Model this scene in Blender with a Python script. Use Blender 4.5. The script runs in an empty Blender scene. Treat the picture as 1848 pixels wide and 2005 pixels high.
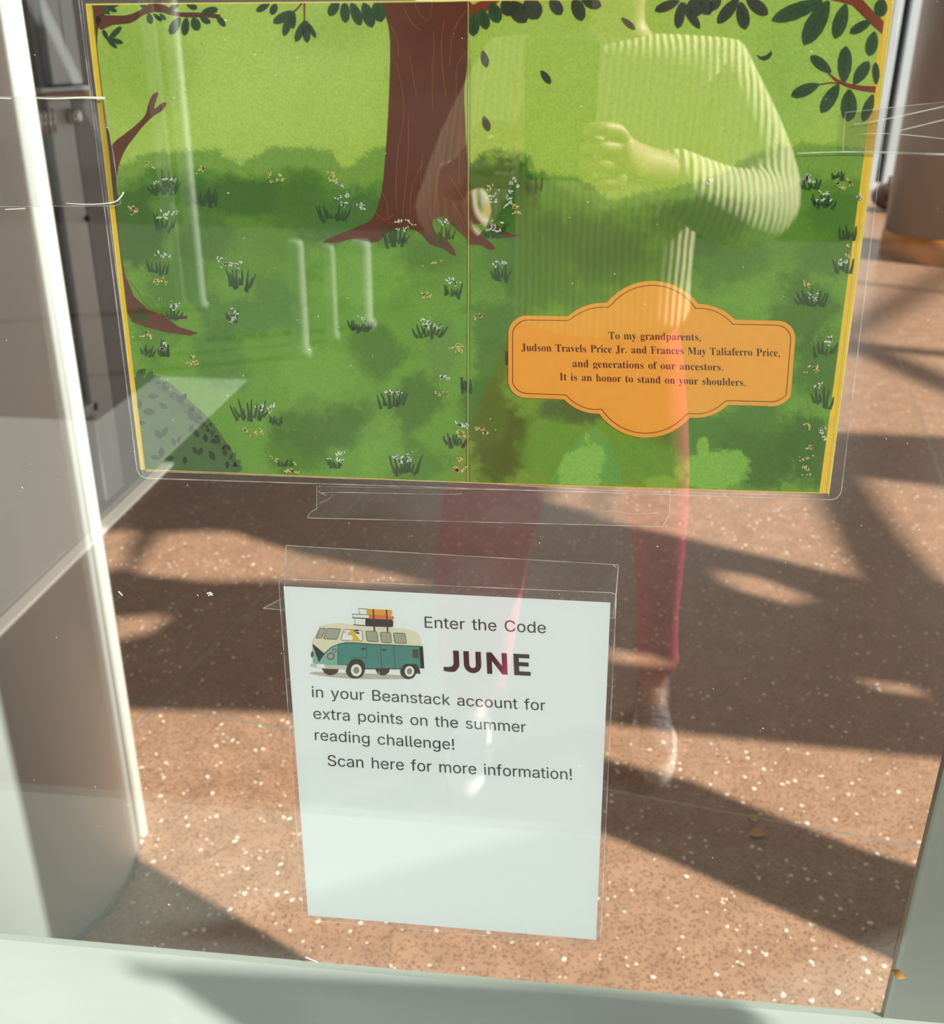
import bpy, math, random
import numpy as np
from mathutils import Vector, Matrix
from mathutils.geometry import tessellate_polygon
S = bpy.context.scene
COL = S.collection
# ------------------------------------------------------------------ camera
IMG_W, IMG_H, F_PX = 1848.0, 2005.0, 2002.6
PITCH, YAW, ROLL = math.radians(24.036), math.radians(-5.594), math.radians(.5526)
EYE = Vector((0, 0, 1.30))
_fw = Vector((math.sin(YAW) * math.cos(PITCH), math.cos(YAW) * math.cos(PITCH), -math.sin(PITCH)))
_rt = Vector((math.cos(YAW), -math.sin(YAW), 0)); _up = _rt.cross(_fw)
RT = _rt * math.cos(ROLL) + _up * math.sin(ROLL)
UP = _up * math.cos(ROLL) - _rt * math.sin(ROLL)
FW = _fw
cd = bpy.data.cameras.new('camera'); cam = bpy.data.objects.new('camera', cd); COL.objects.link(cam)
cd.sensor_fit = 'HORIZONTAL'; cd.sensor_width = 36; cd.lens = F_PX / IMG_W * 36
cd.clip_start = .05; cd.clip_end = 200
cd.dof.use_dof = True; cd.dof.focus_distance = .66; cd.dof.aperture_fstop = 13
cam.matrix_world = Matrix.Translation(EYE) @ Matrix((RT, UP, -FW)).transposed().to_4x4()
S.camera = cam
# ------------------------------------------------------------------ light
SUN_TAN = .577
sun_dir = Vector((.887, -.461, SUN_TAN)).normalized()      # towards the sun: behind the photographer, from the right
w = bpy.data.worlds.new('sky'); S.world = w; w.use_nodes = True
bg = w.node_tree.nodes['Background']; bg.inputs[0].default_value = (.93, .96, 1.0, 1); bg.inputs[1].default_value = .52
sl = bpy.data.lights.new('sun', 'SUN'); sl.energy = 11.0; sl.angle = math.radians(.6); sl.color = (1, .95, .87)
so = bpy.data.objects.new('sun', sl); COL.objects.link(so); so.rotation_euler = sun_dir.to_track_quat('Z', 'Y').to_euler()
S.view_settings.view_transform = 'Standard'; S.view_settings.look = 'None'
S.view_settings.exposure = 0.0; S.view_settings.gamma = 1; S.view_settings.use_curve_mapping = False
S.cycles.max_bounces = 12; S.cycles.transparent_max_bounces = 24; S.cycles.diffuse_bounces = 4

# ------------------------------------------------------------------ helpers
def ray(px, py): return RT * ((px - IMG_W / 2) / F_PX) - UP * ((py - IMG_H / 2) / F_PX) + FW
def on_wall(px, py, y):                       # measured position of a photographed point on the vertical plane Y = y
    d = ray(px, py); return EYE + d * (y / d.y)
def on_floor(px, py, z=0.0):
    d = ray(px, py); return EYE + d * ((z - EYE.z) / d.z)
def lin(c):
    return tuple(((v / 255) / 12.92 if v <= 10.31 else ((v / 255 + .055) / 1.055) ** 2.4) for v in c)
def nmat(name):
    m = bpy.data.materials.new(name); m.use_nodes = True; return m, m.node_tree.nodes, m.node_tree.links
def bsdf(m): return m.node_tree.nodes['Principled BSDF']
def mat(name, srgb, rough=.6, metal=0, noise=0, scale=20, coat=0, bump=0, gain=1.0, stretch=(1, 1, 1), spec=.5, detail=4):
    m, N, L = nmat(name); b = bsdf(m); c = [v * gain for v in lin(srgb)]
    b.inputs['Base Color'].default_value = (*c, 1); b.inputs['Roughness'].default_value = rough
    b.inputs['Metallic'].default_value = metal; b.inputs['Coat Weight'].default_value = coat
    b.inputs['Specular IOR Level'].default_value = spec; b.inputs['Coat Roughness'].default_value = .08
    tc = N.new('ShaderNodeTexCoord'); mp = N.new('ShaderNodeMapping'); mp.inputs['Scale'].default_value = stretch
    L.new(tc.outputs['Object'], mp.inputs[0])
    nz = N.new('ShaderNodeTexNoise'); nz.inputs['Scale'].default_value = scale; nz.inputs['Detail'].default_value = detail
    L.new(mp.outputs[0], nz.inputs['Vector'])
    if noise:
        r = N.new('ShaderNodeMapRange'); r.inputs['From Min'].default_value = .3; r.inputs['From Max'].default_value = .7
        r.inputs['To Min'].default_value = 1 - noise; r.inputs['To Max'].default_value = 1 + noise
        L.new(nz.outputs[0], r.inputs[0])
        v = N.new('ShaderNodeVectorMath'); v.operation = 'SCALE'; v.inputs[0].default_value = c
        L.new(r.outputs[0], v.inputs['Scale']); L.new(v.outputs[0], b.inputs['Base Color'])
    if bump:
        bp = N.new('ShaderNodeBump'); bp.inputs['Strength'].default_value = bump; bp.inputs['Distance'].default_value = .002
        L.new(nz.outputs[0], bp.inputs['Height']); L.new(bp.outputs[0], b.inputs['Normal'])
    return m
def clear(name, ior, tint=(1, 1, 1), rough=0.0, haze=0.0, scale=30, bump=0):
    """thin clear sheet: lets light straight through, mirrors by Fresnel, optional white haze"""
    m, N, L = nmat(name); N.remove(N['Principled BSDF']); out = N['Material Output']
    t = N.new('ShaderNodeBsdfTransparent'); t.inputs[0].default_value = (*tint, 1)
    g = N.new('ShaderNodeBsdfGlossy'); g.inputs['Roughness'].default_value = rough; g.inputs[0].default_value = (1, 1, 1, 1)
    ge = N.new('ShaderNodeNewGeometry'); dt = N.new('ShaderNodeVectorMath'); dt.operation = 'DOT_PRODUCT'
    L.new(ge.outputs['Incoming'], dt.inputs[0]); L.new(ge.outputs['Normal'], dt.inputs[1])
    def mth(op, a, b_=None):
        x = N.new('ShaderNodeMath'); x.operation = op
        for i, v_ in enumerate((a, b_)):
            if v_ is None: continue
            if isinstance(v_, (int, float)): x.inputs[i].default_value = v_
            else: L.new(v_, x.inputs[i])
        return x.outputs[0]
    F0 = ((ior - 1) / (ior + 1)) ** 2
    sch = mth('POWER', mth('SUBTRACT', 1.0, mth('ABSOLUTE', dt.outputs['Value'])), 5.0)
    fac = mth('ADD', mth('MULTIPLY', sch, 1 - F0), F0)
    mx = N.new('ShaderNodeMixShader'); L.new(fac, mx.inputs[0]); L.new(t.outputs[0], mx.inputs[1]); L.new(g.outputs[0], mx.inputs[2])
    tc = N.new('ShaderNodeTexCoord'); nz = N.new('ShaderNodeTexNoise'); nz.inputs['Scale'].default_value = scale; nz.inputs['Detail'].default_value = 3
    L.new(tc.outputs['Object'], nz.inputs['Vector'])
    if bump:
        bp = N.new('ShaderNodeBump'); bp.inputs['Strength'].default_value = bump; bp.inputs['Distance'].default_value = .003
        L.new(nz.outputs[0], bp.inputs['Height']); L.new(bp.outputs[0], g.inputs['Normal'])
    last = mx
    if haze:
        d = N.new('ShaderNodeBsdfDiffuse'); d.inputs[0].default_value = (.9, .92, .9, 1)
        m2 = N.new('ShaderNodeMixShader'); r = N.new('ShaderNodeMapRange')
        r.inputs['From Min'].default_value = .35; r.inputs['From Max'].default_value = .7
        r.inputs['To Min'].default_value = haze * .4; r.inputs['To Max'].default_value = haze * 1.6
        L.new(nz.outputs[0], r.inputs[0]); L.new(r.outputs[0], m2.inputs[0])
        L.new(last.outputs[0], m2.inputs[1]); L.new(d.outputs[0], m2.inputs[2]); last = m2
    L.new(last.outputs[0], out.inputs['Surface']); return m
def tag(o, label=None, cat=None, group=None, kind=None):
    for k, v in (('label', label), ('category', cat), ('group', group), ('kind', kind)):
        if v: o[k] = v
    return o
def empty(name, loc=(0, 0, 0), rz=0):
    o = bpy.data.objects.new(name, None); COL.objects.link(o); o.location = loc; o.rotation_euler = (0, 0, rz); o.empty_display_size = .05
    return o
class MB:
    def __init__(s): s.v = []; s.f = []; s.sm = []
    def add(s, vs, fs, smooth=False):
        b = len(s.v); s.v += [tuple(v) for v in vs]
        for f in fs: s.f.append(tuple(b + i for i in f)); s.sm.append(smooth)
        return s
    def box(s, x0, x1, y0, y1, z0, z1, bev=0):
        if bev:
            pts = []
            def ring(z, e): return [(x0 + e + bev, y0 + e, z), (x1 - e - bev, y0 + e, z), (x1 - e, y0 + e + bev, z), (x1 - e, y1 - e - bev, z), (x1 - e - bev, y1 - e, z), (x0 + e + bev, y1 - e, z), (x0 + e, y1 - e - bev, z), (x0 + e, y0 + e + bev, z)]
            R = [ring(z0, bev * .5), ring(z0 + bev, 0), ring(z1 - bev, 0), ring(z1, bev * .5)]
            for r in R: pts += r
            fs = [tuple(range(7, -1, -1)), tuple(range(24, 32))]
            for k in range(3):
                for i in range(8): fs.append((k * 8 + i, k * 8 + (i + 1) % 8, (k + 1) * 8 + (i + 1) % 8, (k + 1) * 8 + i))
            return s.add(pts, fs)
        v = [(x, y, z) for z in (z0, z1) for y in (y0, y1) for x in (x0, x1)]
        return s.add(v, [(0, 2, 3, 1), (4, 5, 7, 6), (0, 1, 5, 4), (2, 6, 7, 3), (0, 4, 6, 2), (1, 3, 7, 5)])
    def tube(s, pts, rad, n=10, smooth=True):
        pts = [Vector(p) for p in pts]; rad = rad if isinstance(rad, (list, tuple)) else [rad] * len(pts)
        vs = []
        for i, p in enumerate(pts):
            t = (pts[min(i + 1, len(pts) - 1)] - pts[max(i - 1, 0)]).normalized()
            a = t.orthogonal().normalized() if i == 0 else (a - t * a.dot(t)).normalized()
            c = t.cross(a)
            for k in range(n):
                th = 2 * math.pi * k / n; vs.append(p + (a * math.cos(th) + c * math.sin(th)) * rad[i])
        fs = [tuple(range(n - 1, -1, -1)), tuple(range((len(pts) - 1) * n, len(pts) * n))]
        s.add(vs, fs)
        b = len(s.v) - len(vs)
        for i in range(len(pts) - 1):
            for k in range(n):
                s.f.append((b + i * n + k, b + i * n + (k + 1) % n, b + (i + 1) * n + (k + 1) % n, b + (i + 1) * n + k)); s.sm.append(smooth)
        return s
    def lathe(s, prof, cx=0, cy=0, n=64):
        vs = []
        for r, z in prof:
            for k in range(n):
                a = 2 * math.pi * k / n; vs.append((cx + r * math.cos(a), cy + r * math.sin(a), z))
        m = len(prof); fs = []
        for i in range(m - 1):
            for k in range(n): fs.append((i * n + k, i * n + (k + 1) % n, (i + 1) * n + (k + 1) % n, (i + 1) * n + k))
        s.add(vs, fs, True); b = len(s.v) - len(vs)
        s.f.append(tuple(b + k for k in range(n - 1, -1, -1))); s.sm.append(False)
        s.f.append(tuple(b + (m - 1) * n + k for k in range(n))); s.sm.append(False)
        return s
    def ico(s, c, r, n=1):
        nu, nv = 10 * n, 6 * n; vs = [(c[0], c[1], c[2] - r[2])]; 
        for j in range(1, nv):
            t = math.pi * j / nv - math.pi / 2
            for i in range(nu):
                a = 2 * math.pi * i / nu; vs.append((c[0] + r[0] * math.cos(t) * math.cos(a), c[1] + r[1] * math.cos(t) * math.sin(a), c[2] + r[2] * math.sin(t)))
        vs.append((c[0], c[1], c[2] + r[2])); fs = []
        for i in range(nu):
            fs.append((0, 1 + (i + 1) % nu, 1 + i)); e = len(vs) - 1; q = 1 + (nv - 2) * nu; fs.append((e, q + i, q + (i + 1) % nu))
        for j in range(nv - 2):
            for i in range(nu): fs.append((1 + j * nu + i, 1 + j * nu + (i + 1) % nu, 1 + (j + 1) * nu + (i + 1) % nu, 1 + (j + 1) * nu + i))
        return s.add(vs, fs, True)
    def build(s, name, m, parent=None):
        me = bpy.data.meshes.new(name); me.from_pydata(s.v, [], s.f); me.update()
        me.polygons.foreach_set('use_smooth', s.sm)
        o = bpy.data.objects.new(name, me); COL.objects.link(o); me.materials.append(m)
        if parent: o.parent = parent; o.matrix_parent_inverse = parent.matrix_basis.inverted()
        return o
def extrude_xz(loops, y0, y1, mb=None):
    """prism from a polygon (with holes) in the X-Z plane"""
    mb = mb or MB(); flat = [p for l in loops for p in l]
    tris = tessellate_polygon([[Vector((p[0], p[1], 0)) for p in l] for l in loops]); n = len(flat)
    fs = [tuple(t) for t in tris] + [tuple(n + i for i in reversed(t)) for t in tris]
    k = 0
    for l in loops:
        for i in range(len(l)):
            a, b = k + i, k + (i + 1) % len(l); fs.append((a, b, n + b, n + a))
        k += len(l)
    return mb.add([(p[0], y0, p[1]) for p in flat] + [(p[0], y1, p[1]) for p in flat], fs)
# ------------------------------------------------------------------ materials of the setting
def terrazzo():
    m, N, L = nmat('terrazzo'); b = bsdf(m)
    tc = N.new('ShaderNodeTexCoord'); P = tc.outputs['Object']
    def rampc(src, stops, const=True):
        r = N.new('ShaderNodeValToRGB'); r.color_ramp.interpolation = 'CONSTANT' if const else 'LINEAR'
        e = r.color_ramp.elements
        while len(e) < len(stops): e.new(.5)
        for q, (p, c) in zip(e, stops): q.position = p; q.color = (*c, 1)
        L.new(src, r.inputs[0]); return r.outputs[0]
    def mix(f, a, c):
        x = N.new('ShaderNodeMix'); x.data_type = 'RGBA'; L.new(f, x.inputs[0])
        for i, s_ in ((6, a), (7, c)):
            if isinstance(s_, tuple): x.inputs[i].default_value = (*s_, 1)
            else: L.new(s_, x.inputs[i])
        return x.outputs[2]
    base = lin((172, 134, 108)); dark = lin((92, 60, 44))
    wob = N.new('ShaderNodeTexNoise'); wob.inputs['Scale'].default_value = 90; L.new(P, wob.inputs['Vector'])
    va = N.new('ShaderNodeVectorMath'); va.operation = 'MULTIPLY_ADD'; va.inputs[1].default_value = (.010,) * 3
    L.new(wob.outputs['Color'], va.inputs[0]); L.new(P, va.inputs[2])
    def vor(scale, feat='F1'):
        v = N.new('ShaderNodeTexVoronoi'); v.feature = feat; v.inputs['Scale'].default_value = scale; L.new(va.outputs[0], v.inputs['Vector']); return v
    v1 = vor(185); sep = N.new('ShaderNodeSeparateColor'); L.new(v1.outputs['Color'], sep.inputs[0])
    isd = rampc(sep.outputs[0], [(0, (0, 0, 0)), (.36, (1, 1, 1))])
    inn = rampc(v1.outputs['Distance'], [(0, (1, 1, 1)), (.62, (.0, .0, .0))], False)
    mul = N.new('ShaderNodeMath'); mul.operation = 'MULTIPLY'; L.new(isd, mul.inputs[0]); L.new(inn, mul.inputs[1])
    fine = N.new('ShaderNodeTexNoise'); fine.inputs['Scale'].default_value = 14; fine.inputs['Detail'].default_value = 6; L.new(P, fine.inputs['Vector'])
    bcol = rampc(fine.outputs[0], [(.3, tuple(v * .86 for v in base)), (.7, tuple(v * 1.14 for v in base))], False)
    c1 = mix(mul.outputs[0], bcol, dark)
    v2 = vor(72); s2 = N.new('ShaderNodeSeparateColor'); L.new(v2.outputs['Color'], s2.inputs[0])
    w1 = rampc(s2.outputs[0], [(0, (0, 0, 0)), (.88, (1, 1, 1))])
    w2 = rampc(v2.outputs['Distance'], [(0, (1, 1, 1)), (.26, (1, 1, 1)), (.30, (0, 0, 0))], False)
    mw = N.new('ShaderNodeMath'); mw.operation = 'MULTIPLY'; L.new(w1, mw.inputs[0]); L.new(w2, mw.inputs[1])
    c2 = mix(mw.outputs[0], c1, lin((247, 236, 222)))
    v3 = vor(120); s3 = N.new('ShaderNodeSeparateColor'); L.new(v3.outputs['Color'], s3.inputs[0])
    w3 = rampc(s3.outputs[1], [(0, (0, 0, 0)), (.95, (1, 1, 1))]); w4 = rampc(v3.outputs['Distance'], [(0, (1, 1, 1)), (.3, (0, 0, 0))])
    m3 = N.new('ShaderNodeMath'); m3.operation = 'MULTIPLY'; L.new(w3, m3.inputs[0]); L.new(w4, m3.inputs[1])
    c3 = mix(m3.outputs[0], c2, lin((238, 222, 200)))
    L.new(c3, b.inputs['Base Color']); b.inputs['Roughness'].default_value = .32; b.inputs['Specular IOR Level'].default_value = .45
    return m
M = {}
M['terrazzo'] = terrazzo()
M['strip'] = mat('divider_metal', (190, 182, 170), .35, .6)
M['column'] = mat('column_paint', (238, 247, 248), .55, noise=.02, scale=3, coat=.12)
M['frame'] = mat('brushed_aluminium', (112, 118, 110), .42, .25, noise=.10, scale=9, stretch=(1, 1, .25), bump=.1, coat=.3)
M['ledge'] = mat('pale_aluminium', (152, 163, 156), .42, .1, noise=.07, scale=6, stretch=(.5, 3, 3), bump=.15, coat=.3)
M['screen'] = mat('shade_screen_grey', (150, 146, 140), .8, noise=.05)
M['wall'] = mat('grey_wall_paint', (134, 134, 140), .6, noise=.04, scale=2)
M['doorpale'] = mat('door_metal_pale', (188, 198, 206), .4, .2, noise=.06, scale=3, stretch=(1, 1, .2))
M['doordark'] = mat('door_gap_dark', (20, 20, 22), .6)
M['tan'] = mat('tan_wood', (164, 122, 96), .5, noise=.15, scale=15)
M['chrome'] = mat('satin_steel', (205, 205, 205), .22, .9)
M['pave'] = mat('pavement_concrete', (66, 63, 60), .85, noise=.14, scale=3)
M['kerb'] = mat('kerb_pale', (236, 234, 226), .8, noise=.05)
M['slab'] = mat('pale_slab', (178, 182, 178), .8, noise=.06)
M['back'] = mat('back_wall_white', (225, 228, 226), .6, noise=.02)
M['pillar'] = mat('pillar_grey', (164, 158, 154), .6, noise=.08, scale=1.5, coat=.2)
M['ochre'] = mat('ochre_base', (206, 146, 62), .6, noise=.1, scale=8)
M['facade'] = mat('facade', (104, 106, 104), .8, noise=.06, scale=1)
M['facadedark'] = mat('facade_glass', (40, 44, 44), .2)
M['white'] = mat('white_paint', (190, 192, 188), .5)
M['white2'] = mat('rim_strip_white', (244, 248, 242), .4)
M['brown'] = mat('brown_leather', (84, 56, 40), .5, noise=.2, scale=12)
GLASS = clear('window_glass', 1.85, (.965, .985, .965))
# ------------------------------------------------------------------ floor and ground
FT = 0.0
ang = math.atan2(1.516 - 1.804, .661 + .958)           # the floor joints run 10 degrees off the window
floor = MB().box(-6, 14, .62, 16, -.05, -.0006).build('floor', M['strip']); tag(floor, kind='structure')
# terrazzo panels between metal divider strips: each panel a part, joints 3 mm
ux = Vector((math.cos(ang), math.sin(ang))); uy = Vector((-ux.y, ux.x)); o0 = Vector((-.865, 1.790))
def clip_poly(P, a, b, c):                      # keep a*x+b*y>=c
    R = []
    for i in range(len(P)):
        p, q = P[i], P[(i + 1) % len(P)]; dp, dq = a * p[0] + b * p[1] - c, a * q[0] + b * q[1] - c
        if dp >= 0: R.append(p)
        if dp * dq < 0: t = dp / (dp - dq); R.append((p[0] + (q[0] - p[0]) * t, p[1] + (q[1] - p[1]) * t))
    return R
PW, PD, J = 1.83, 1.83, .003
for i in range(-3, 8):
    for j in range(-2, 9):
        c = [o0 + ux * (a * PW + sa * J) + uy * (b * PD + sb * J) for a, b, sa, sb in ((i, j, 1, 1), (i + 1, j, -1, 1), (i + 1, j + 1, -1, -1), (i, j + 1, 1, -1))]
        P = [tuple(p) for p in c]
        for q in ((1, 0, -6), (-1, 0, -14), (0, 1, .62), (0, -1, -16)): P = clip_poly(P, *q) if P else P
        if len(P) < 3: continue
        n = len(P); mb = MB().add([(x, y, -.0006) for x, y in P] + [(x, y, 0) for x, y in P], [tuple(range(n, 2 * n))] + [(k, (k + 1) % n, n + (k + 1) % n, n + k) for k in range(n)])
        mb.build('terrazzo_panel', M['terrazzo'], floor)
pav = MB().box(-14, 14, -16, .62, -.05, 0).build('pavement', M['pave']); tag(pav, kind='structure')
MB().box(-1.385, -1.345, -2.0, .30, 0, .012, .004).build('kerb_line', M['kerb'], pav)
MB().box(-1.80, -1.40, -3.0, .20, 0, .008).build('pale_paving_strip', M['slab'], pav)
MB().box(-4.4, -1.805, -2.4, .20, 0, .006).build('pale_paving_slab', M['slab'], pav)
# ------------------------------------------------------------------ storefront
def to_wall(px, py):                               # where the sunbeam that lands on this floor point crosses the window wall
    p = on_floor(px, py); t = (p.y - .586) / .461
    return (p.x + t * .887, t * SUN_TAN)
lit = [
 [(215, 1388), (420, 1392), (560, 1396), (700, 1425), (900, 1500), (1200, 1640), (1350, 1700), (1550, 1790), (1740, 1875), (1860, 1925), (1840, 2080), (1250, 2070), (900, 1995), (600, 1858), (420, 1768), (282, 1700), (150, 1640)],
 [(1120, 1408), (1400, 1442), (1600, 1462), (1900, 1492), (1900, 1728), (1700, 1668), (1500, 1590), (1350, 1528), (1200, 1490), (1120, 1470)],
 [(1180, 930), (1568, 930), (1672, 1130), (1500, 1090), (1310, 1045), (1180, 1018)],
 [(1696, 936), (1880, 958), (1960, 1180), (1850, 1142), (1760, 1035)],
 [(150, 1050), (266, 1036), (238, 1112), (150, 1128)],
 [(318, 1044), (450, 1040), (600, 1088), (720, 1112), (850, 1142), (700, 1146), (540, 1136), (400, 1138), (258, 1122)],
 [(190, 1215), (335, 1200), (290, 1238), (190, 1262)],
 [(1075, 940), (1162, 945), (1162, 1004), (1080, 985)],
 [(1400, 1118), (1480, 1128), (1590, 1170), (1540, 1182), (1430, 1150)],
 [(1190, 1268), (1300, 1288), (1300, 1304), (1190, 1296)],
 [(1690, 1330), (1800, 1345), (1800, 1362), (1710, 1350)]]
holes = [[to_wall(*p) for p in h] for h in lit]
h0 = [q for q in holes[0] if q[0] > .88]; holes = [[(max(x, .87), z) for x, z in h] for h in holes[1:]]
wall = extrude_xz([[(.86, 0), (13, 0), (13, 4.05), (.86, 4.05), (.86, 1.60)] + h0 + [(.86, h0[-1][1])]] + holes, .583, .588).build('sun_cutout_wall', M['screen']); tag(wall, kind='structure')  # added wall, its openings cut so the sun patches land on the floor
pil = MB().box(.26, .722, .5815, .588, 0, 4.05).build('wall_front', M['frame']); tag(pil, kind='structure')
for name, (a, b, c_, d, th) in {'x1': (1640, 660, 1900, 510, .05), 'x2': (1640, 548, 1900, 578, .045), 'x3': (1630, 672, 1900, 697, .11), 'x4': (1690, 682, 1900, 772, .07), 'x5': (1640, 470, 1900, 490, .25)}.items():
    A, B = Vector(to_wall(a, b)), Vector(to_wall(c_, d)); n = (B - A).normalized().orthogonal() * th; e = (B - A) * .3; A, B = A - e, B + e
    bar = extrude_xz([[tuple(A - n), tuple(B - n), tuple(B + n), tuple(A + n)]], .56, .60).build('shadow_bar', M['screen'], wall)  # added bar, there only to cast its shadow on the far floor
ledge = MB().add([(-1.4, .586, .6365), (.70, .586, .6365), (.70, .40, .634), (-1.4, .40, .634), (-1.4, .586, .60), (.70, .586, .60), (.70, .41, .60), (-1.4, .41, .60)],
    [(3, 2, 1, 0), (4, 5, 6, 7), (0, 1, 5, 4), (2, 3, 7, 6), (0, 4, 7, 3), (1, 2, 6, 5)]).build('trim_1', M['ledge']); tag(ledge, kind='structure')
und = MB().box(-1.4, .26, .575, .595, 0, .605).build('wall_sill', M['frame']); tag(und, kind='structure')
glass = MB().box(-1.39, .262, .580, .586, .634, 2.9).build('window_1', GLASS); tag(glass, kind='structure')
fl = MB().box(-1.46, -1.39, .56, .60, 0, 3.0).build('window_frame', M['frame'], glass)
ft = MB().box(-1.46, .26, .56, .60, 2.9, 3.0).build('window_frame', M['frame'], glass)
# ------------------------------------------------------------------ column behind the glass, on the left
cx, cy, cr = -.974, 1.27, .262
col_ = empty('round_column', (cx, cy, 0)); tag(col_, 'thick round off-white column standing just inside the glass on the left', 'column')
MB().lathe([(cr, 0), (cr, 4.2)], cx, cy, 96).build('shaft', M['column'], col_)
MB().lathe([(cr + .004, 0), (cr + .004, .006), (cr, .010)], cx, cy, 96).build('base_seal', mat('seal', (120, 112, 104), .6), col_)
MB().tube([(-.737, 1.397, .0), (-.737, 1.397, 4.2)], .0125, 20).build('bright_rim_strip', M['white2'], col_)  # added white strip standing in for the light on the column's rim
# ------------------------------------------------------------------ left side wall with its door
wl = MB().box(-1.50, -1.37, 2.60, 9, 0, 3.2).build('wall_left', M['wall']); tag(wl, kind='structure')
wl2 = MB().box(-6, -1.37, 2.50, 2.60, 0, 3.2).build('wall_left_return', M['wall']); tag(wl2, kind='structure')
bb = MB().box(-1.372, -1.35, 2.60, 9, 0, .045).build('baseboard_left', M['kerb']); tag(bb, kind='structure')
d1 = empty('door_1', (-1.36, 2.8, 0)); tag(d1, kind='structure')
MB().box(-1.375, -1.352, 2.668, 2.796, .08, 1.19, .003).build('stile', M['doorpale'], d1)
MB().box(-1.375, -1.354, 2.804, 3.7, .12, 1.19, .003).build('lower_panel', M['wall'], d1)
MB().box(-1.375, -1.350, 2.708, 2.800, 1.222, 2.4, .003).build('upper_stile', M['doorpale'], d1)
MB().box(-1.375, -1.352, 2.806, 2.885, 1.222, 2.4, .003).build('upper_panel', M['doorpale'], d1)
MB().box(-1.375, -1.358, 2.892, 3.7, 1.222, 2.4, .003).build('side_panel', M['wall'], d1)
MB().box(-1.374, -1.366, 2.634, 2.664, .395, 2.4).build('recess', M['doordark'], d1)
MB().box(-1.374, -1.352, 2.62, 2.70, .355, .385, .004).build('recess_cap', M['doorpale'], d1)
MB().box(-1.375, -1.36, 2.796, 2.804, .1, 2.4).build('groove', M['doordark'], d1)
MB().box(-1.374, -1.325, 2.60, 2.87, 1.190, 1.204, .003).build('rail', M['tan'], d1)
MB().box(-1.374, -1.33, 2.60, 2.87, 1.205, 1.218, .003).build('rail_cap', M['doorpale'], d1)
for k in range(4): MB().tube([(-1.352, 2.612 + .024 * k, 1.11), (-1.350, 2.612 + .024 * k, 1.155), (-1.356, 2.612 + .024 * k, 1.170)], [.0045, .006, .004], 10).build('hinge_rod', M['chrome'], d1)
MB().tube([(-1.352, 2.775, 1.145), (-1.330, 2.775, 1.145), (-1.322, 2.775, 1.145)], [.020, .020, .012], 20).build('lock_barrel', M['chrome'], d1)
MB().tube([(-1.352, 2.790, .88), (-1.344, 2.790, .88)], [.009, .007], 12).build('screw_head', M['doordark'], d1)
ce = MB().box(-6, 5.6, .60, 9, 4.05, 4.2).build('ceiling', M['back']); tag(ce, kind='structure')
# ------------------------------------------------------------------ far right of the room
wb = extrude_xz([[(-5.9, 0), (13.8, 0), (13.8, 3.2), (-5.9, 3.2)], [(3.9, .1), (13, .1), (13, 3.0), (3.9, 3.0)]], 13.0, 13.15).build('wall_back', M['back']); tag(wb, kind='structure')
pp = empty('door_post', (3.15, 12, 0)); tag(pp, 'pale metal door post with a dark groove, at the far end right of the poster', 'post')
MB().box(3.262, 3.48, 11.98, 12.12, 0, 3.1, .01).build('post', M['doorpale'], pp)
MB().box(3.09, 3.185, 11.98, 12.08, 0, 3.1, .01).build('post_side', M['doorpale'], pp)
MB().box(3.18, 3.27, 12.05, 12.08, .08, 3.1).build('groove', M['doordark'], pp)
pr = empty('round_pillar', (2.72, 7.85, 0)); tag(pr, 'round brown-grey pillar with an ochre base band, far off at the right edge', 'pillar')
MB().lathe([(.500, .165), (.500, 3.2)], 2.72, 7.85, 72).build('shaft', M['pillar'], pr)
MB().lathe([(.508, 0), (.508, .165), (.50, .175)], 2.72, 7.85, 72).build('base_band', M['ochre'], pr)
bag = MB(); bag.ico((2.93, 10.3, .13), (.20, .24, .13), 2); bag.tube([(2.85, 10.25, .2), (2.87, 10.3, .30), (2.97, 10.3, .31), (3.0, 10.25, .2)], .018, 8)
tag(bag.build('leather_bag', M['brown']), 'dark brown bag lying on the floor at the foot of the pale door post', 'bag')
# ------------------------------------------------------------------ outside, seen only mirrored in the glass
fac = extrude_xz([[(-13, 0), (13, 0), (13, 6), (-13, 6)]] + [[(x, .9), (x + 1.6, .9), (x + 1.6, 3.2), (x, 3.2)] for x in (-11.5, -8.6, -5.4, -2.4, 1.5, 4.6, 8, 10.6)], -12.2, -12).build('wall_street', M['facade']); tag(fac, kind='structure')
for x in (-11.5, -8.6, -5.4, -2.4, 1.5, 4.6, 8, 10.6): MB().box(x, x + 1.6, -12.15, -12.1, .9, 3.2).build('window_pane', M['facadedark'], fac)
def mirror_post(pxa, pxb, pyb, pyt, yimg, label, group=None):
    a = on_wall(pxa, pyb, yimg); b = on_wall(pxb, pyb, yimg); t = on_wall(pxa, pyt, yimg); y = 1.172 - yimg
    r = (b.x - a.x) / 2; cxm = (a.x + b.x) / 2; top = max(t.z, .3)
    e = empty('street_post', (cxm, y, 0)); tag(e, label, 'post', group)
    MB().lathe([(r * 1.3, 0), (r * 1.3, .03), (r, .05), (r, top - .02), (r * .8, top)], cxm, y, 24).build('post', M['white'], e)
mirror_post(338, 362, 600, -40, 5.5, 'tall slim white post outside, left of a pair mirrored in the poster glass')
mirror_post(378, 404, 600, -40, 5.5, 'tall slim white post outside, right of a pair mirrored in the poster glass')
mirror_post(575, 606, 690, 470, 4.6, 'short white bollard mirrored low in the green poster, leftmost of three')
mirror_post(640, 662, 650, 480, 4.9, 'short white bollard mirrored low in the green poster, middle of three')
mirror_post(690, 730, 620, 470, 5.2, 'short white bollard mirrored low in the green poster, rightmost of three')
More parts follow.
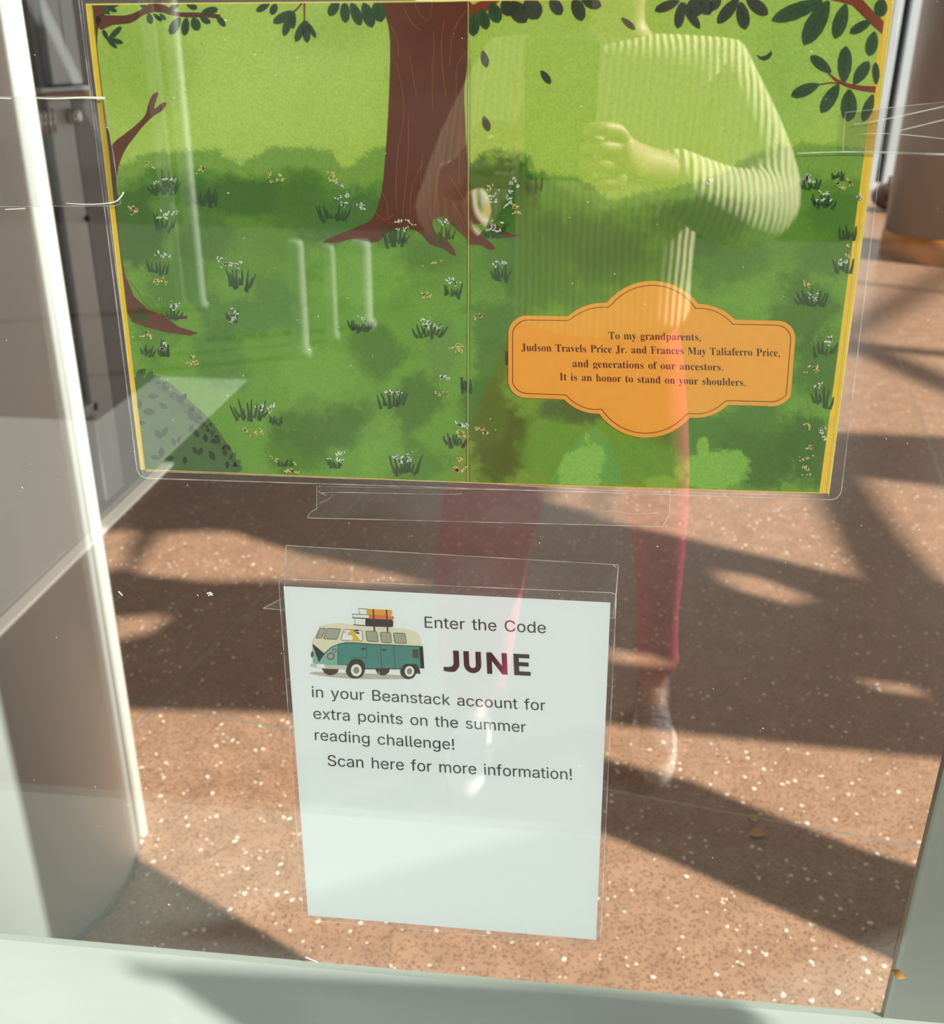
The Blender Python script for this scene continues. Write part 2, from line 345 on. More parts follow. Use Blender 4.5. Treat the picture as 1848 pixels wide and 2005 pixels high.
bd = empty('ledge_shade_block', (1.0, .04, 0)); tag(bd, 'unseen grey ledge-shading bin outside, right of the window', 'bin')  # added out of view; sloped top shades the ledge, not the sheets
def wedge(x0, x1, y0, y1, z0, h): return MB().add([(x0, y0, z0), (x1, y0, z0), (x1, y1, z0), (x0, y1, z0), (x0, y0, 1.46 + h), (x1, y0, 1.46 + h), (x1, y1, 1.24 + h), (x0, y1, 1.24 + h)], [(3, 2, 1, 0), (4, 5, 6, 7), (0, 1, 5, 4), (1, 2, 6, 5), (2, 3, 7, 6), (3, 0, 4, 7)])
wedge(.94, 1.06, -.085, .100, 0, -.02).build('body', M['frame'], bd)
MB().add([(.93, -.09, 1.445), (1.07, -.09, 1.445), (1.07, .105, 1.215), (.93, .105, 1.215), (.93, -.09, 1.46), (1.07, -.09, 1.46), (1.07, .105, 1.235), (.93, .105, 1.235)], [(3, 2, 1, 0), (4, 5, 6, 7), (0, 1, 5, 4), (1, 2, 6, 5), (2, 3, 7, 6), (3, 0, 4, 7)]).build('sloped_top', M['doordark'], bd)
GLYPHS = {'serif': {',': '180;28,-87 61,78 124,78 129,71 87,-49 71,-87', '.': '180;89,-9 74,-7 60,1 51,15 48,36 51,57 60,71 74,79 89,81 106,79 119,71 129,57 132,36 129,15 119,1 106,-7', 'F': '404;15,0 15,17 45,23 62,34 72,53 75,84 75,375 71,405 61,423 43,433 14,439 14,455 394,455 394,320 377,320 369,357 355,385 336,406 310,420 275,428 200,429 186,421 182,398 182,247 229,253 256,270 274,301 284,347 302,347 302,118 285,118 274,168 257,200 229,218 182,224 183,59 188,43 196,31 210,24 257,17 257,0', 'I': '261;13,0 13,17 42,23 61,32 72,49 75,75 75,387 72,412 63,427 45,435 13,439 13,455 244,455 244,439 214,435 196,427 186,412 183,387 184,59 187,44 194,34 223,21 246,17 246,0', 'J': '330;109,-65 78,-62 51,-54 29,-40 11,-22 0,-1 -3,23 0,44 11,61 26,71 44,75 64,71 79,62 89,47 93,28 77,-19 84,-35 105,-40 126,-36 139,-25 145,-6 146,391 142,409 135,422 122,430 79,439 79,455 314,455 314,439 277,431 266,423 260,411 255,367 255,89 219,-27', 'M': '634;14,0 14,17 43,22 61,32 72,50 75,79 74,402 71,416 64,426 37,436 15,439 15,455 185,455 317,142 449,455 617,455 617,439 590,433 573,423 563,405 560,378 561,61 565,43 571,31 582,23 617,17 617,0 396,0 396,17 433,25 443,32 450,44 455,83 455,399 288,0 270,0 105,389 105,80 109,48 120,30 139,20 169,17 169,0', 'P': '418;15,0 15,17 45,22 62,32 72,50 75,81 75,379 71,406 62,424 44,434 16,439 16,455 214,455 287,451 336,440 366,422 390,398 404,367 409,332 398,280 367,240 314,214 242,206 182,206 182,81 185,50 194,32 212,22 242,17 242,0|182,230 244,235 272,253 287,283 292,329 288,375 275,406 252,425 216,431 199,429 189,424 184,414', 'T': '423;92,0 92,17 123,21 142,31 152,50 156,81 156,433 102,426 65,403 41,367 29,318 11,318 11,455 410,455 410,317 394,317 357,404 263,433 263,81 267,49 276,30 296,21 328,17 328,0', 'a': '344;255,-10 216,1 200,35 151,2 95,-9 64,-4 40,11 25,34 20,63 31,104 63,136 119,164 199,190 196,266 187,282 171,292 148,296 115,290 104,274 121,243 123,231 120,215 110,202 95,194 77,191 59,194 45,203 36,218 33,236 37,259 49,278 69,295 95,308 126,316 162,318 223,312 263,292 285,259 293,210 295,40 304,34 320,42 329,28 294,-1|151,34 174,41 199,63 199,169 138,139 118,84 126,46', 'c': '293;156,-10 119,-5 87,11 59,35 38,68 24,106 19,150 25,196 40,237 64,271 96,297 133,313 175,319 218,314 250,298 271,275 277,245 275,228 266,215 253,207 236,204 206,216 197,271 190,290 169,297 126,269 112,187 118,123 137,76 166,48 204,38 239,47 271,72 285,60 227,8', 'd': '370;140,-10 107,-5 78,10 53,35 35,66 23,104 19,147 24,196 36,237 55,272 81,297 112,313 146,318 189,309 223,280 223,401 220,419 212,430 198,437 176,439 176,455 319,455 320,54 325,41 335,32 353,28 353,11 294,6 223,-10 223,39 188,2|171,28 187,31 202,41 215,56 223,76 223,242 217,257 206,270 191,278 174,281 147,273 130,250 121,210 118,153 121,98 130,58 146,36', 'e': '301;154,-10 117,-5 85,10 58,35 37,69 24,109 19,157 24,201 38,240 59,273 87,298 120,313 157,318 209,309 249,280 274,234 283,166 117,166 138,73 199,42 237,53 270,86 285,73 228,11|116,192 201,192 199,252 193,277 181,292 161,297 127,274', 'f': '214;15,0 15,16 40,22 50,35 52,73 52,277 16,277 16,310 52,310 52,353 60,400 85,436 123,457 174,465 212,460 240,446 257,425 263,400 260,381 252,367 239,358 224,355 208,358 195,365 187,376 185,391 197,433 193,441 180,443 163,440 153,430 148,390 148,310 203,310 203,277 148,277 148,65 150,40 158,26 173,18 199,16 199,0', 'g': '327;146,-140 89,-136 48,-122 22,-100 14,-75 28,-46 69,-26 35,-1 24,30 28,54 42,74 67,92 102,110 42,150 22,212 27,242 40,268 60,289 88,305 120,315 157,318 196,315 233,304 317,304 317,268 268,268 286,237 291,203 288,176 276,151 258,131 234,116 205,106 126,102 112,94 104,84 101,71 111,55 141,49 223,47 259,40 285,29 303,13 312,-9 316,-37 305,-80 272,-113 219,-133|157,124 178,130 190,146 197,173 199,211 197,249 190,276 178,292 157,297 137,292 124,276 117,249 114,211 117,173 124,146 137,130|161,-116 238,-104 263,-66 260,-51 249,-41 231,-36 97,-34 79,-52 73,-73 79,-89 95,-103 122,-113', 'h': '381;18,0 18,16 35,19 45,26 51,37 51,417 46,429 36,437 19,440 19,455 148,455 148,267 190,305 243,318 309,292 330,212 332,38 337,26 347,19 363,16 363,0 202,0 202,16 228,26 235,56 234,241 229,258 219,268 203,271 173,262 148,235 149,38 154,26 164,19 180,16 180,0', 'i': '198;101,362 81,366 65,376 54,393 50,412 54,432 65,449 81,460 101,463 120,460 137,449 147,432 151,412 147,393 136,376 120,366|18,0 18,16 35,19 45,26 51,37 51,272 47,285 37,291 20,293 21,310 148,310 150,38 154,26 164,19 180,16 180,0', 'l': '199;18,0 18,16 35,19 45,26 51,37 51,417 47,429 38,436 20,439 20,455 148,455 150,38 154,26 164,19 180,16 180,0', 'm': '554;18,0 18,16 35,19 45,26 51,37 51,271 46,284 36,291 19,294 19,310 146,310 146,265 188,305 237,318 292,304 320,261 364,304 418,318 482,292 504,212 505,38 510,26 520,19 536,16 536,0 377,0 377,16 393,19 403,26 408,38 408,241 404,258 394,268 377,271 349,263 324,237 326,38 331,26 340,19 356,16 356,0 199,0 199,16 215,19 225,26 230,38 230,241 226,258 216,268 199,271 170,262 146,235 148,38 152,27 162,19 177,16 177,0', 'n': '381;18,0 18,16 35,19 45,26 51,37 51,271 46,284 36,291 19,294 19,310 148,310 148,267 190,306 243,318 309,292 330,212 332,38 337,26 347,19 363,16 363,0 202,0 202,16 228,26 235,56 234,241 229,258 219,268 203,271 173,262 148,235 149,38 154,26 164,19 180,16 180,0', 'o': '336;169,-10 127,-5 90,11 60,37 38,70 24,110 19,154 24,199 38,239 60,272 90,297 127,313 168,318 209,313 245,298 275,273 298,240 312,200 317,154 312,108 298,69 275,36 245,11 210,-5|169,11 193,18 209,39 217,81 220,154 217,227 208,271 192,292 169,299 144,292 128,271 120,227 120,82 128,39 144,18', 'p': '371;17,-139 17,-124 40,-117 50,-101 51,269 46,283 37,291 19,295 19,310 143,310 143,263 180,305 230,319 264,314 293,298 317,274 335,241 346,203 350,160 346,113 334,72 316,38 291,12 261,-5 227,-10 183,1 148,32 149,-81 158,-110 167,-118 197,-123 197,-139|195,28 222,36 239,59 249,99 253,154 250,208 241,248 225,270 199,278 171,267 148,235 148,69 167,38', 'r': '287;18,0 18,16 35,19 45,26 51,37 51,273 46,285 37,291 20,293 21,310 146,310 146,252 165,280 187,301 210,314 233,318 258,315 275,304 286,287 289,266 287,248 278,234 265,225 248,222 233,224 199,257 189,260 175,255 162,241 152,220 149,192 152,37 159,25 173,19 197,16 197,0', 's': '288;151,-10 122,-6 73,9 60,4 51,-9 36,-9 36,105 53,105 66,68 87,39 112,21 140,15 162,18 179,27 189,40 192,58 183,84 156,105 76,148 54,169 41,193 37,220 44,259 65,291 98,312 153,318 213,305 223,308 230,319 244,319 244,222 228,222 215,254 196,277 174,291 149,296 130,294 116,286 108,274 105,259 107,244 115,232 146,212 221,172 241,151 253,127 257,95 250,51 228,18 194,-3', 't': '228;124,-9 89,-4 66,10 53,36 48,71 48,279 20,279 20,300 88,369 129,424 144,424 144,310 208,310 208,279 144,279 146,64 149,51 157,43 168,40 189,49 206,75 222,66 182,9', 'u': '375;131,-10 91,-3 65,17 51,51 46,97 44,268 39,282 29,291 11,294 11,310 142,310 144,58 151,46 162,38 177,36 205,43 228,66 226,269 221,283 209,291 189,294 189,310 324,310 326,51 331,39 342,33 360,30 360,13 300,7 228,-10 228,40 209,19 186,3 160,-7', 'v': '306;142,-10 22,281 12,290 -3,293 -3,310 164,310 164,294 136,290 130,268 185,122 241,272 232,289 203,294 203,310 305,310 305,295 289,289 278,279 260,243 160,-10', 'y': '300;52,-140 29,-137 10,-125 -3,-107 -7,-84 -4,-67 5,-53 18,-43 36,-40 51,-42 64,-49 72,-61 77,-96 86,-99 99,-93 122,-60 140,-5 15,287 -5,293 -5,310 162,310 162,293 136,289 130,284 133,257 185,119 238,274 236,284 229,289 203,293 203,310 300,310 300,293 287,290 277,281 259,242 145,-65 129,-96 113,-117 95,-131 76,-138'},
 'sans': {'!': '196;67,160 63,509 132,509 128,160|98,-4 81,-1 66,9 56,24 52,41 56,58 66,73 81,83 98,86 116,83 130,73 140,58 143,41 140,24 130,9 116,-1', 'B': '456;60,0 60,509 241,509 289,504 329,491 359,469 381,442 394,410 398,374 395,344 387,320 373,301 356,286 315,267 315,262 339,257 363,245 385,227 402,203 414,173 418,136 413,100 400,67 377,39 344,18 301,4 247,0|125,57 245,57 296,63 330,80 349,105 355,137 352,161 342,184 327,203 306,218 279,228 248,231 125,231|125,285 265,288 288,296 308,309 323,326 333,348 336,372 330,403 313,429 283,446 240,452 125,452', 'C': '510;267,-7 205,1 150,25 104,63 70,115 48,179 40,254 48,329 70,393 104,445 150,484 205,508 267,516 305,513 340,504 373,490 402,471 427,447 448,418 463,385 473,348 408,348 401,373 389,395 357,428 315,449 267,456 223,450 184,432 150,403 125,364 109,314 103,254 109,194 125,145 151,105 184,76 223,59 267,53 315,60 357,81 389,114 401,136 408,160 473,160 463,124 448,91 428,62 402,38 373,19 341,5 305,-4', 'E': '419;60,0 60,509 372,509 372,452 125,452 125,286 355,286 355,229 125,229 125,57 375,57 375,0', 'J': '396;185,-7 124,3 75,33 44,81 33,145 33,173 98,173 98,145 104,104 122,74 149,56 185,50 220,56 248,74 266,104 272,145 272,509 336,509 336,145 326,81 294,33 246,3', 'N': '523;60,0 60,509 136,509 401,82 414,55 405,54 399,195 399,509 463,509 463,0 387,0 108,452 119,454 125,291 125,0', 'S': '447;224,-9 172,-4 128,9 91,31 64,60 46,96 38,137 104,137 110,110 123,88 142,71 166,59 194,52 224,49 257,52 286,60 311,74 329,92 341,114 346,139 342,161 332,179 316,193 272,214 184,239 128,260 86,289 60,326 52,372 58,413 75,448 102,476 138,498 180,511 227,516 275,511 316,498 351,476 377,449 394,415 401,378 337,378 326,412 302,437 267,453 225,459 194,456 167,448 145,435 129,418 118,398 115,376 119,352 131,334 148,319 212,293 312,264 359,238 379,220 395,198 405,171 408,139 403,99 386,64 360,34 323,11 278,-4', 'U': '517;259,-8 203,-2 154,15 114,43 85,80 66,124 60,173 60,509 124,509 124,178 128,144 141,113 160,87 187,68 220,56 259,52 298,56 331,68 357,87 377,113 389,144 393,178 393,509 457,509 457,173 451,124 433,80 403,43 363,15 315,-2', 'a': '389;160,-9 126,-5 94,5 68,22 48,45 35,73 30,108 34,138 43,161 58,179 78,193 125,211 252,230 265,235 273,243 276,257 273,279 267,297 256,311 240,322 220,329 171,329 149,322 118,301 100,274 41,291 57,322 79,346 104,364 133,375 163,382 215,383 263,372 286,360 306,343 322,320 333,290 337,251 337,0 277,0 277,52 272,52 252,25 215,1 190,-6|170,45 202,49 228,59 248,74 263,93 272,115 276,190 134,159 117,150 103,139 95,124 92,105 94,87 102,72 114,61 149,47', 'c': '396;207,-8 159,-2 117,16 82,46 56,85 40,133 34,187 40,243 56,291 82,330 117,360 159,378 207,384 260,377 305,356 340,322 362,277 303,262 290,289 270,311 242,325 207,330 173,325 145,310 124,287 108,258 99,224 96,187 99,151 108,117 124,89 145,66 173,51 207,46 243,52 271,66 292,89 304,117 363,102 354,78 325,37 285,9 235,-6', 'd': '424;195,-8 151,-2 111,16 79,45 55,84 39,133 34,189 39,245 55,293 79,332 112,361 151,378 196,384 228,381 253,373 287,346 306,319 311,319 311,509 372,509 372,0 313,0 313,59 307,59 287,31 252,4 227,-5|205,47 236,51 263,65 284,86 299,115 309,150 312,189 309,229 300,263 284,291 263,312 237,325 205,330 172,325 145,311 124,290 108,261 99,227 96,189 99,151 109,117 124,88 145,66 172,51', 'e': '404;212,-8 161,-2 117,16 82,46 56,85 40,132 34,187 39,242 55,290 81,329 115,359 157,378 205,384 236,382 266,374 294,361 319,341 341,315 357,282 368,242 371,169 75,169 75,221 338,221 310,202 307,237 298,269 283,294 263,314 237,326 205,330 173,326 146,313 125,294 109,270 99,241 96,178 100,139 110,106 128,80 151,61 179,50 212,46 254,53 285,73 306,105 365,91 353,63 335,39 311,19 283,4 249,-5', 'f': '254;228,379 228,327 6,327 6,379|81,0 81,432 84,461 96,486 113,505 135,519 161,527 207,529 243,521 227,468 195,474 171,470 154,460 145,443 142,419 142,0', 'g': '425;207,-151 168,-148 134,-140 105,-127 82,-110 64,-91 51,-69 101,-41 122,-66 154,-88 178,-95 207,-97 249,-92 282,-75 304,-47 311,-6 311,68 306,68 287,41 252,16 227,8 195,5 152,10 113,27 80,53 55,90 39,136 34,191 39,246 55,293 80,332 112,361 152,378 196,384 228,382 253,373 288,346 308,319 313,319 313,379 372,379 372,-9 367,-54 350,-90 324,-117 291,-136 251,-147|205,59 237,63 264,75 285,95 300,121 309,154 312,193 309,231 300,264 285,291 264,312 237,325 205,330 172,325 145,312 124,290 109,262 99,229 96,193 99,155 109,123 124,96 145,76 172,63', 'h': '410;114,227 114,0 53,0 53,509 114,509 114,287 102,287 124,332 152,362 187,379 227,384 264,380 295,369 321,349 341,321 353,285 357,240 357,0 296,0 296,235 290,275 273,304 246,323 210,329 184,326 161,317 141,303 126,283 117,257', 'i': '167;53,0 53,379 114,379 114,0|84,443 67,446 54,455 44,468 41,483 44,499 54,512 67,521 84,524 100,521 114,512 123,499 126,483 123,468 114,455 100,446', 'k': '381;110,137 110,212 121,212 284,379 360,379 184,199 177,199|53,0 53,509 114,509 114,0|294,0 148,186 191,229 372,0', 'l': '189;101,3 74,20 58,47 53,84 53,509 114,509 115,77 120,62 130,54 170,54 181,3 151,-2', 'm': '610;53,0 53,379 112,379 112,295 108,295 118,323 132,346 151,363 172,376 195,384 219,386 257,380 287,361 309,331 321,295 312,295 322,321 337,343 357,361 381,375 407,383 437,386 468,383 497,372 522,354 541,328 553,296 557,255 557,0 496,0 496,254 490,289 473,313 447,326 419,330 395,328 374,320 358,307 345,290 338,270 335,247 335,0 274,0 274,260 269,288 253,311 229,326 199,330 178,328 158,320 140,307 126,289 117,266 114,238 114,0', 'n': '410;114,227 114,0 53,0 53,379 112,379 112,287 102,287 124,332 152,362 187,379 227,384 264,380 295,369 321,349 341,321 353,285 357,240 357,0 296,0 296,235 290,275 273,304 246,323 210,329 184,326 161,317 141,303 126,283 117,257', 'o': '415;207,-8 159,-2 117,16 82,46 56,85 40,133 34,187 40,243 56,291 82,330 117,360 159,378 207,384 256,378 299,360 333,330 359,291 376,243 381,187 376,133 359,85 333,46 299,16 256,-2|207,46 242,51 270,66 292,89 307,117 316,151 319,187 316,224 307,258 292,287 270,310 242,325 207,330 173,325 145,310 124,287 108,258 99,224 96,187 99,151 108,117 124,89 145,66 173,51', 'p': '424;53,-143 53,379 112,379 112,319 118,319 152,360 171,373 197,381 229,384 274,378 313,361 345,332 370,293 385,245 390,189 385,133 370,84 346,45 313,16 274,-2 229,-8 198,-5 173,4 138,31 118,59 114,59 114,-143|220,47 253,51 279,66 301,88 316,117 325,151 328,189 325,227 316,261 301,290 280,311 253,325 220,330 188,325 161,312 140,291 125,263 116,229 113,189 116,150 125,115 140,86 162,65 188,51', 'r': '259;53,0 53,379 112,379 112,321 115,321 130,347 152,367 181,380 243,384 243,322 207,326 182,323 159,315 140,301 126,284 117,262 114,237 114,0', 's': '365;182,-8 145,-5 112,3 84,18 62,38 45,63 36,94 94,107 105,79 124,60 150,49 181,45 217,50 244,62 262,81 268,103 265,121 254,136 237,147 149,170 104,186 72,208 53,237 47,274 51,305 65,332 87,354 115,370 149,381 187,384 223,381 254,372 279,358 299,339 314,316 324,290 268,277 258,298 243,316 219,328 187,333 156,329 131,317 114,299 109,277 112,258 124,243 144,232 229,209 275,194 306,171 325,142 331,107 326,75 312,47 290,24 260,6 223,-5', 't': '227;204,379 204,327 6,327 6,379|65,471 126,471 126,98 128,76 136,61 150,53 202,54 213,2 168,-4 125,2 92,21 72,52 65,93', 'u': '410;182,-5 146,-1 115,11 89,31 69,59 57,95 53,139 53,379 114,379 114,144 119,105 137,75 164,56 200,50 226,53 249,62 268,77 283,97 293,122 296,153 296,379 357,379 357,0 298,0 298,92 307,92 286,47 257,17 222,0', 'x': '379;21,0 171,218 171,171 29,379 100,379 207,206 175,206 233,306 282,379 352,379 209,169 209,214 358,0 287,0 173,182 205,182 148,85 91,0', 'y': '389;47,-139 61,-86 104,-89 118,-84 130,-74 141,-58 163,-1 17,379 84,379 206,21 184,21 224,155 305,379 371,379 191,-85 177,-107 159,-124 139,-136 117,-143'}}
CAPU = 509
# ------------------------------------------------------------------ sheets stuck to the inside of the glass
def sm(pts, n=4, closed=True):                   # Catmull-Rom smoothing of a traced outline
    P = [Vector(p) for p in pts]; out = []; N_ = len(P)
    for i in range(N_ if closed else N_ - 1):
        g = (lambda k: P[k % N_]) if closed else (lambda k: P[max(0, min(N_ - 1, k))])
        a, b, c, d = g(i - 1), g(i), g(i + 1), g(i + 2)
        for k in range(n):
            t = k / n; out.append(tuple(.5 * ((2 * b) + (c - a) * t + (2 * a - 5 * b + 4 * c - d) * t * t + (3 * b - a - 3 * c + d) * t ** 3)))
    if not closed: out.append(tuple(P[-1]))
    return out
def stroke(pts, w0, w1=None):                    # tapered band along a line
    w1 = w0 if w1 is None else w1; P = [Vector(p) for p in pts]; L_, R_ = [], []
    for i, p in enumerate(P):
        t = (P[min(i + 1, len(P) - 1)] - P[max(i - 1, 0)]); t = t.normalized() if t.length else Vector((1, 0)); n = Vector((-t.y, t.x)); w_ = (w0 + (w1 - w0) * i / (len(P) - 1)) / 2
        L_.append(tuple(p + n * w_)); R_.append(tuple(p - n * w_))
    return L_ + R_[::-1]
class Ink:
    """flat print on a sheet: polygons in sheet coordinates, joined per ink"""
    def __init__(s, Y): s.Y = Y; s.v = []; s.f = []
    def pt(s, p): q = on_wall(p[0], p[1], s.Y); return (q.x, q.y, q.z)
    def poly(s, *loops):
        b = len(s.v); s.v += [s.pt(p) for l in loops for p in l]
        for t in tessellate_polygon([[Vector((p[0], p[1], 0)) for p in l] for l in loops]): s.f.append(tuple(b + i for i in t))
        return s
    def poly2(s, *loops):                           # fill that copes with counters touching the outline
        from mathutils.geometry import delaunay_2d_cdt
        co, ed = [], []
        for l in loops:
            k = len(co); co += [Vector(p) for p in l]; ed += [(k + i, k + (i + 1) % len(l)) for i in range(len(l))]
        V, _, F, _, _, _ = delaunay_2d_cdt(co, ed, [], 4, 1e-6)
        b = len(s.v); s.v += [s.pt(p) for p in V]
        for f in F:
            c = sum((V[i] for i in f), Vector((0, 0))) / len(f); r = False
            for l in loops:
                for i in range(len(l)):
                    a, q = l[i - 1], l[i]
                    if (a[1] > c.y) != (q[1] > c.y) and c.x < (q[0] - a[0]) * (c.y - a[1]) / (q[1] - a[1]) + a[0]: r = not r
            if r: s.f.append(tuple(b + i for i in f))
        return s
    def fan(s, l):
        b = len(s.v); s.v += [s.pt(p) for p in l]; s.f.append(tuple(range(b, b + len(l)))); return s
    def ell(s, cx, cy, rx, ry, n=20, rot=0, inner=None):
        c, d = math.cos(rot), math.sin(rot)
        E_ = lambda a, b: [(cx + a * math.cos(t) * c - b * math.sin(t) * d, cy + a * math.cos(t) * d + b * math.sin(t) * c) for t in (2 * math.pi * k / n for k in range(n))]
        return s.poly(E_(rx, ry), E_(rx * inner, ry * inner)) if inner else s.fan(E_(rx, ry))
    def build(s, name, m, parent=None, stuff=False):
        me = bpy.data.meshes.new(name); me.from_pydata(s.v, [], s.f); me.update()
        o = bpy.data.objects.new(name, me); COL.objects.link(o); me.materials.append(m); o.parent = parent
        if stuff: o['kind'] = 'stuff'
        return o
def paint(name, srgb, gain=.95, noise=.06, scale=160, rough=.55): return mat(name, srgb, rough, gain=gain, noise=noise, scale=scale, spec=.2)
def glyph_run(ink, font, text, p0, p1, cap, capunits, slack=0):
    """set one line of type between two baseline points"""
    G = {k: v for k, v in GLYPHS[font].items()}; pen = 0; items = []
    for ch in text:
        if ch == ' ': pen += 250 if font == 'serif' else 270; continue
        adv, body = G[ch].split(';'); loops = [[tuple(map(float, q.split(','))) for q in l.split()] for l in body.split('|')]
        loops = [l for l in loops if len(l) > 2]; items.append((pen, loops)); pen += float(adv)
    x0 = items[0][0] + min(p[0] for l in items[0][1] for p in l); x1 = items[-1][0] + max(p[0] for l in items[-1][1] for p in l)
    p0, p1 = Vector(p0), Vector(p1); ax = (p1 - p0) / (x1 - x0); up = Vector((-.045, -1)).normalized() * (cap / capunits)
    def inside(p, l):
        r = False
        for i in range(len(l)):
            a, b = l[i - 1], l[i]
            if (a[1] > p[1]) != (b[1] > p[1]) and p[0] < (b[0] - a[0]) * (p[1] - a[1]) / (b[1] - a[1]) + a[0]: r = not r
        return r
    for off, loops in items:
        T = lambda p: tuple(p0 + ax * (off + p[0] - x0) + up * p[1])
        outer = [l for l in loops if not any(inside(l[0], k) for k in loops if k is not l)]
        for l in outer:
            H = [k for k in loops if k is not l and k not in outer and inside(k[0], l)]
            ink.poly2(inset([T(p) for p in l], slack), *[inset([T(p) for p in h], -slack) for h in H])
FILM = clear('laminate_film', 1.36, (.975, .97, .98), .02, .012, 8, .03)
TAPE = clear('clear_tape', 1.4, (.95, .945, .945), .06, .02, 25, .25)
EDGE = clear('film_edge', 1.6, (.85, .83, .83), .15, .30, 60)
PAPER = mat('white_paper', (232, 241, 244), .6, gain=1.02, noise=.012, scale=350, bump=.03, spec=.3)
YP = .5885                                          # plane of the sheets, 2.5 mm behind the pane
def rounded(c, r, n=6):
    out = []; k = len(c)
    for i in range(k):
        p, a, b = Vector(c[i]), Vector(c[i - 1]), Vector(c[(i + 1) % k]); u = (a - p).normalized() * r; v = (b - p).normalized() * r
        for j in range(n + 1):
            t = j / n; out.append(tuple((p + u) * (1 - t) ** 2 + p * 2 * t * (1 - t) + (p + v) * t * t))
    return out
def thick(name, outline, Ya, Yb, m, parent):
    A = [on_wall(p[0], p[1], (Ya + Yb) / 2) for p in outline]
    return extrude_xz([[(q.x, q.z) for q in A]], Ya, Yb).build(name, m, parent)
def inset(l, d):
    n = len(l); out = []
    area = sum(l[i - 1][0] * l[i][1] - l[i][0] * l[i - 1][1] for i in range(n)); s_ = 1 if area > 0 else -1
    for i in range(n):
        a, b, c = Vector(l[i - 1]), Vector(l[i]), Vector(l[(i + 1) % n]); t = (c - a)
        if t.length < 1e-6: out.append(l[i]); continue
        t.normalize(); out.append(tuple(b + Vector((-t.y, t.x)) * s_ * d))
    return out
def edge_line(outline, w, Y, parent, closed=True, name='film_edge'):
    ink = Ink(Y); pts = list(outline) + ([outline[0]] if closed else [])
    for a, b in zip(pts, pts[1:]):
        t = (Vector(b) - Vector(a))
        if t.length < .01: continue
        n = Vector((-t.y, t.x)).normalized() * w / 2; ink.fan([tuple(Vector(a) - n), tuple(Vector(b) - n), tuple(Vector(b) + n), tuple(Vector(a) + n)])
    return ink.build(name, EDGE, parent)
# ---- the picture spread
poster = empty('laminated_picture')
tag(poster, 'laminated picture of a brown tree in a green meadow with an orange dedication plaque', 'poster')
lam = rounded([(150, -32), (1766, -40), (1645, 979), (270, 936)], 22)
thick('laminate_film', lam, YP - .0006, YP - .0003, FILM, poster)
edge_line(lam, 2.0, YP - .0008, poster); edge_line([(160, 0), (174, 130), (280, 928)], 1.4, YP - .0008, poster, False)
edge_line([(1740, 20), (1622, 972)], 1.2, YP - .0008, poster, False); edge_line([(285, 922), (700, 938), (905, 944), (1180, 960), (1600, 971)], 1.6, YP - .0008, poster, False)
YEL = paint('cover_yellow', (248, 208, 52), noise=.05); YLT = paint('cover_yellow_edge', (250, 232, 110))
thick('yellow_cover', [(168, 8), (916, 1), (1751, -10), (1623, 966), (915, 945), (275, 919)], YP, YP + .0012, YEL, poster)
ink = Ink(YP - .00004); ink.fan([(168, 7), (916, .5), (916, 3.5), (168, 10.5)]); ink.fan([(168, 8), (170, 8), (277, 919), (275, 919)]); ink.fan([(1748, -10), (1751, -10), (1623, 966), (1620.5, 966)]); ink.build('cover_edge', YLT, poster, True)
# page background: colours painted as a fine grid of vertices
rng = np.random.default_rng(5)
def vnoise(x, y, s, seed):
    r = np.random.default_rng(seed); g = r.random((400, 400)); x = x / s + 7; y = y / s + 7
    xi, yi = np.floor(x).astype(int) % 398, np.floor(y).astype(int) % 398; fx, fy = x - np.floor(x), y - np.floor(y)
    fx, fy = fx * fx * (3 - 2 * fx), fy * fy * (3 - 2 * fy)
    return (g[yi, xi] * (1 - fx) + g[yi, xi + 1] * fx) * (1 - fy) + (g[yi + 1, xi] * (1 - fx) + g[yi + 1, xi + 1] * fx) * fy
def fbm(x, y, s, seed): return sum(vnoise(x, y, s / 2 ** k, seed + k) * .5 ** (k + 1) for k in range(4)) / .9375
NX, NY = 470, 290
u, v = np.meshgrid(np.linspace(0, 1, NX), np.linspace(0, 1, NY))
xl = 179 + (284 - 179) * v; xr = 1733 + (1604 - 1733) * v
yt = np.interp(u, [0, .48, 1], [10, 3.5, -8]); yb = np.interp(u, [0, .48, 1], [918.5, 944, 964])
X_ = xl + (xr - xl) * u; Y_ = yt + (yb - yt) * v
def C_(r, g, b): return np.array([r, g, b], float)
col = np.zeros((NY, NX, 3)) + C_(176, 204, 84)
dith = rng.random((NY, NX)); fb = fbm(X_, Y_, 60, 3); ff = fbm(X_, Y_, 14, 11)
def blend(m, c):
    global col; m = np.clip(m, 0, 1)[..., None]; col = col * (1 - m) + np.array(c, float) * m
def blob(cx, cy, rx, ry, c, a=1.0, soft=.3, fuzz=.5, rot=0):
    dx, dy = X_ - cx, Y_ - cy; k, l = math.cos(rot), math.sin(rot); d = np.hypot((dx * k + dy * l) / rx, (-dx * l + dy * k) / ry)
    e = 1 - d + (fb - .5) * fuzz * 1.4 + (ff - .5) * fuzz * .8 + (dith - .5) * .16
    blend(np.clip(e / soft + .5, 0, 1) * a, c)
for a in [(450, 150, 220, 150, (186, 216, 104), .8, 1.4), (600, 110, 170, 110, (184, 214, 102), .6, 1.4), (270, 130, 90, 90, (150, 184, 66), .6, .9), (640, 60, 90, 40, (158, 188, 70), .5, 1), (1150, 120, 260, 120, (176, 204, 84), .6, 1.3), (1600, 120, 160, 180, (170, 204, 92), .7, 1.2), (1530, 150, 60, 120, (150, 190, 74), .5, 1)]: blob(*a[:5], a[5], a[6], .6)  # dark blob at upper left paints a mirrored window into the page
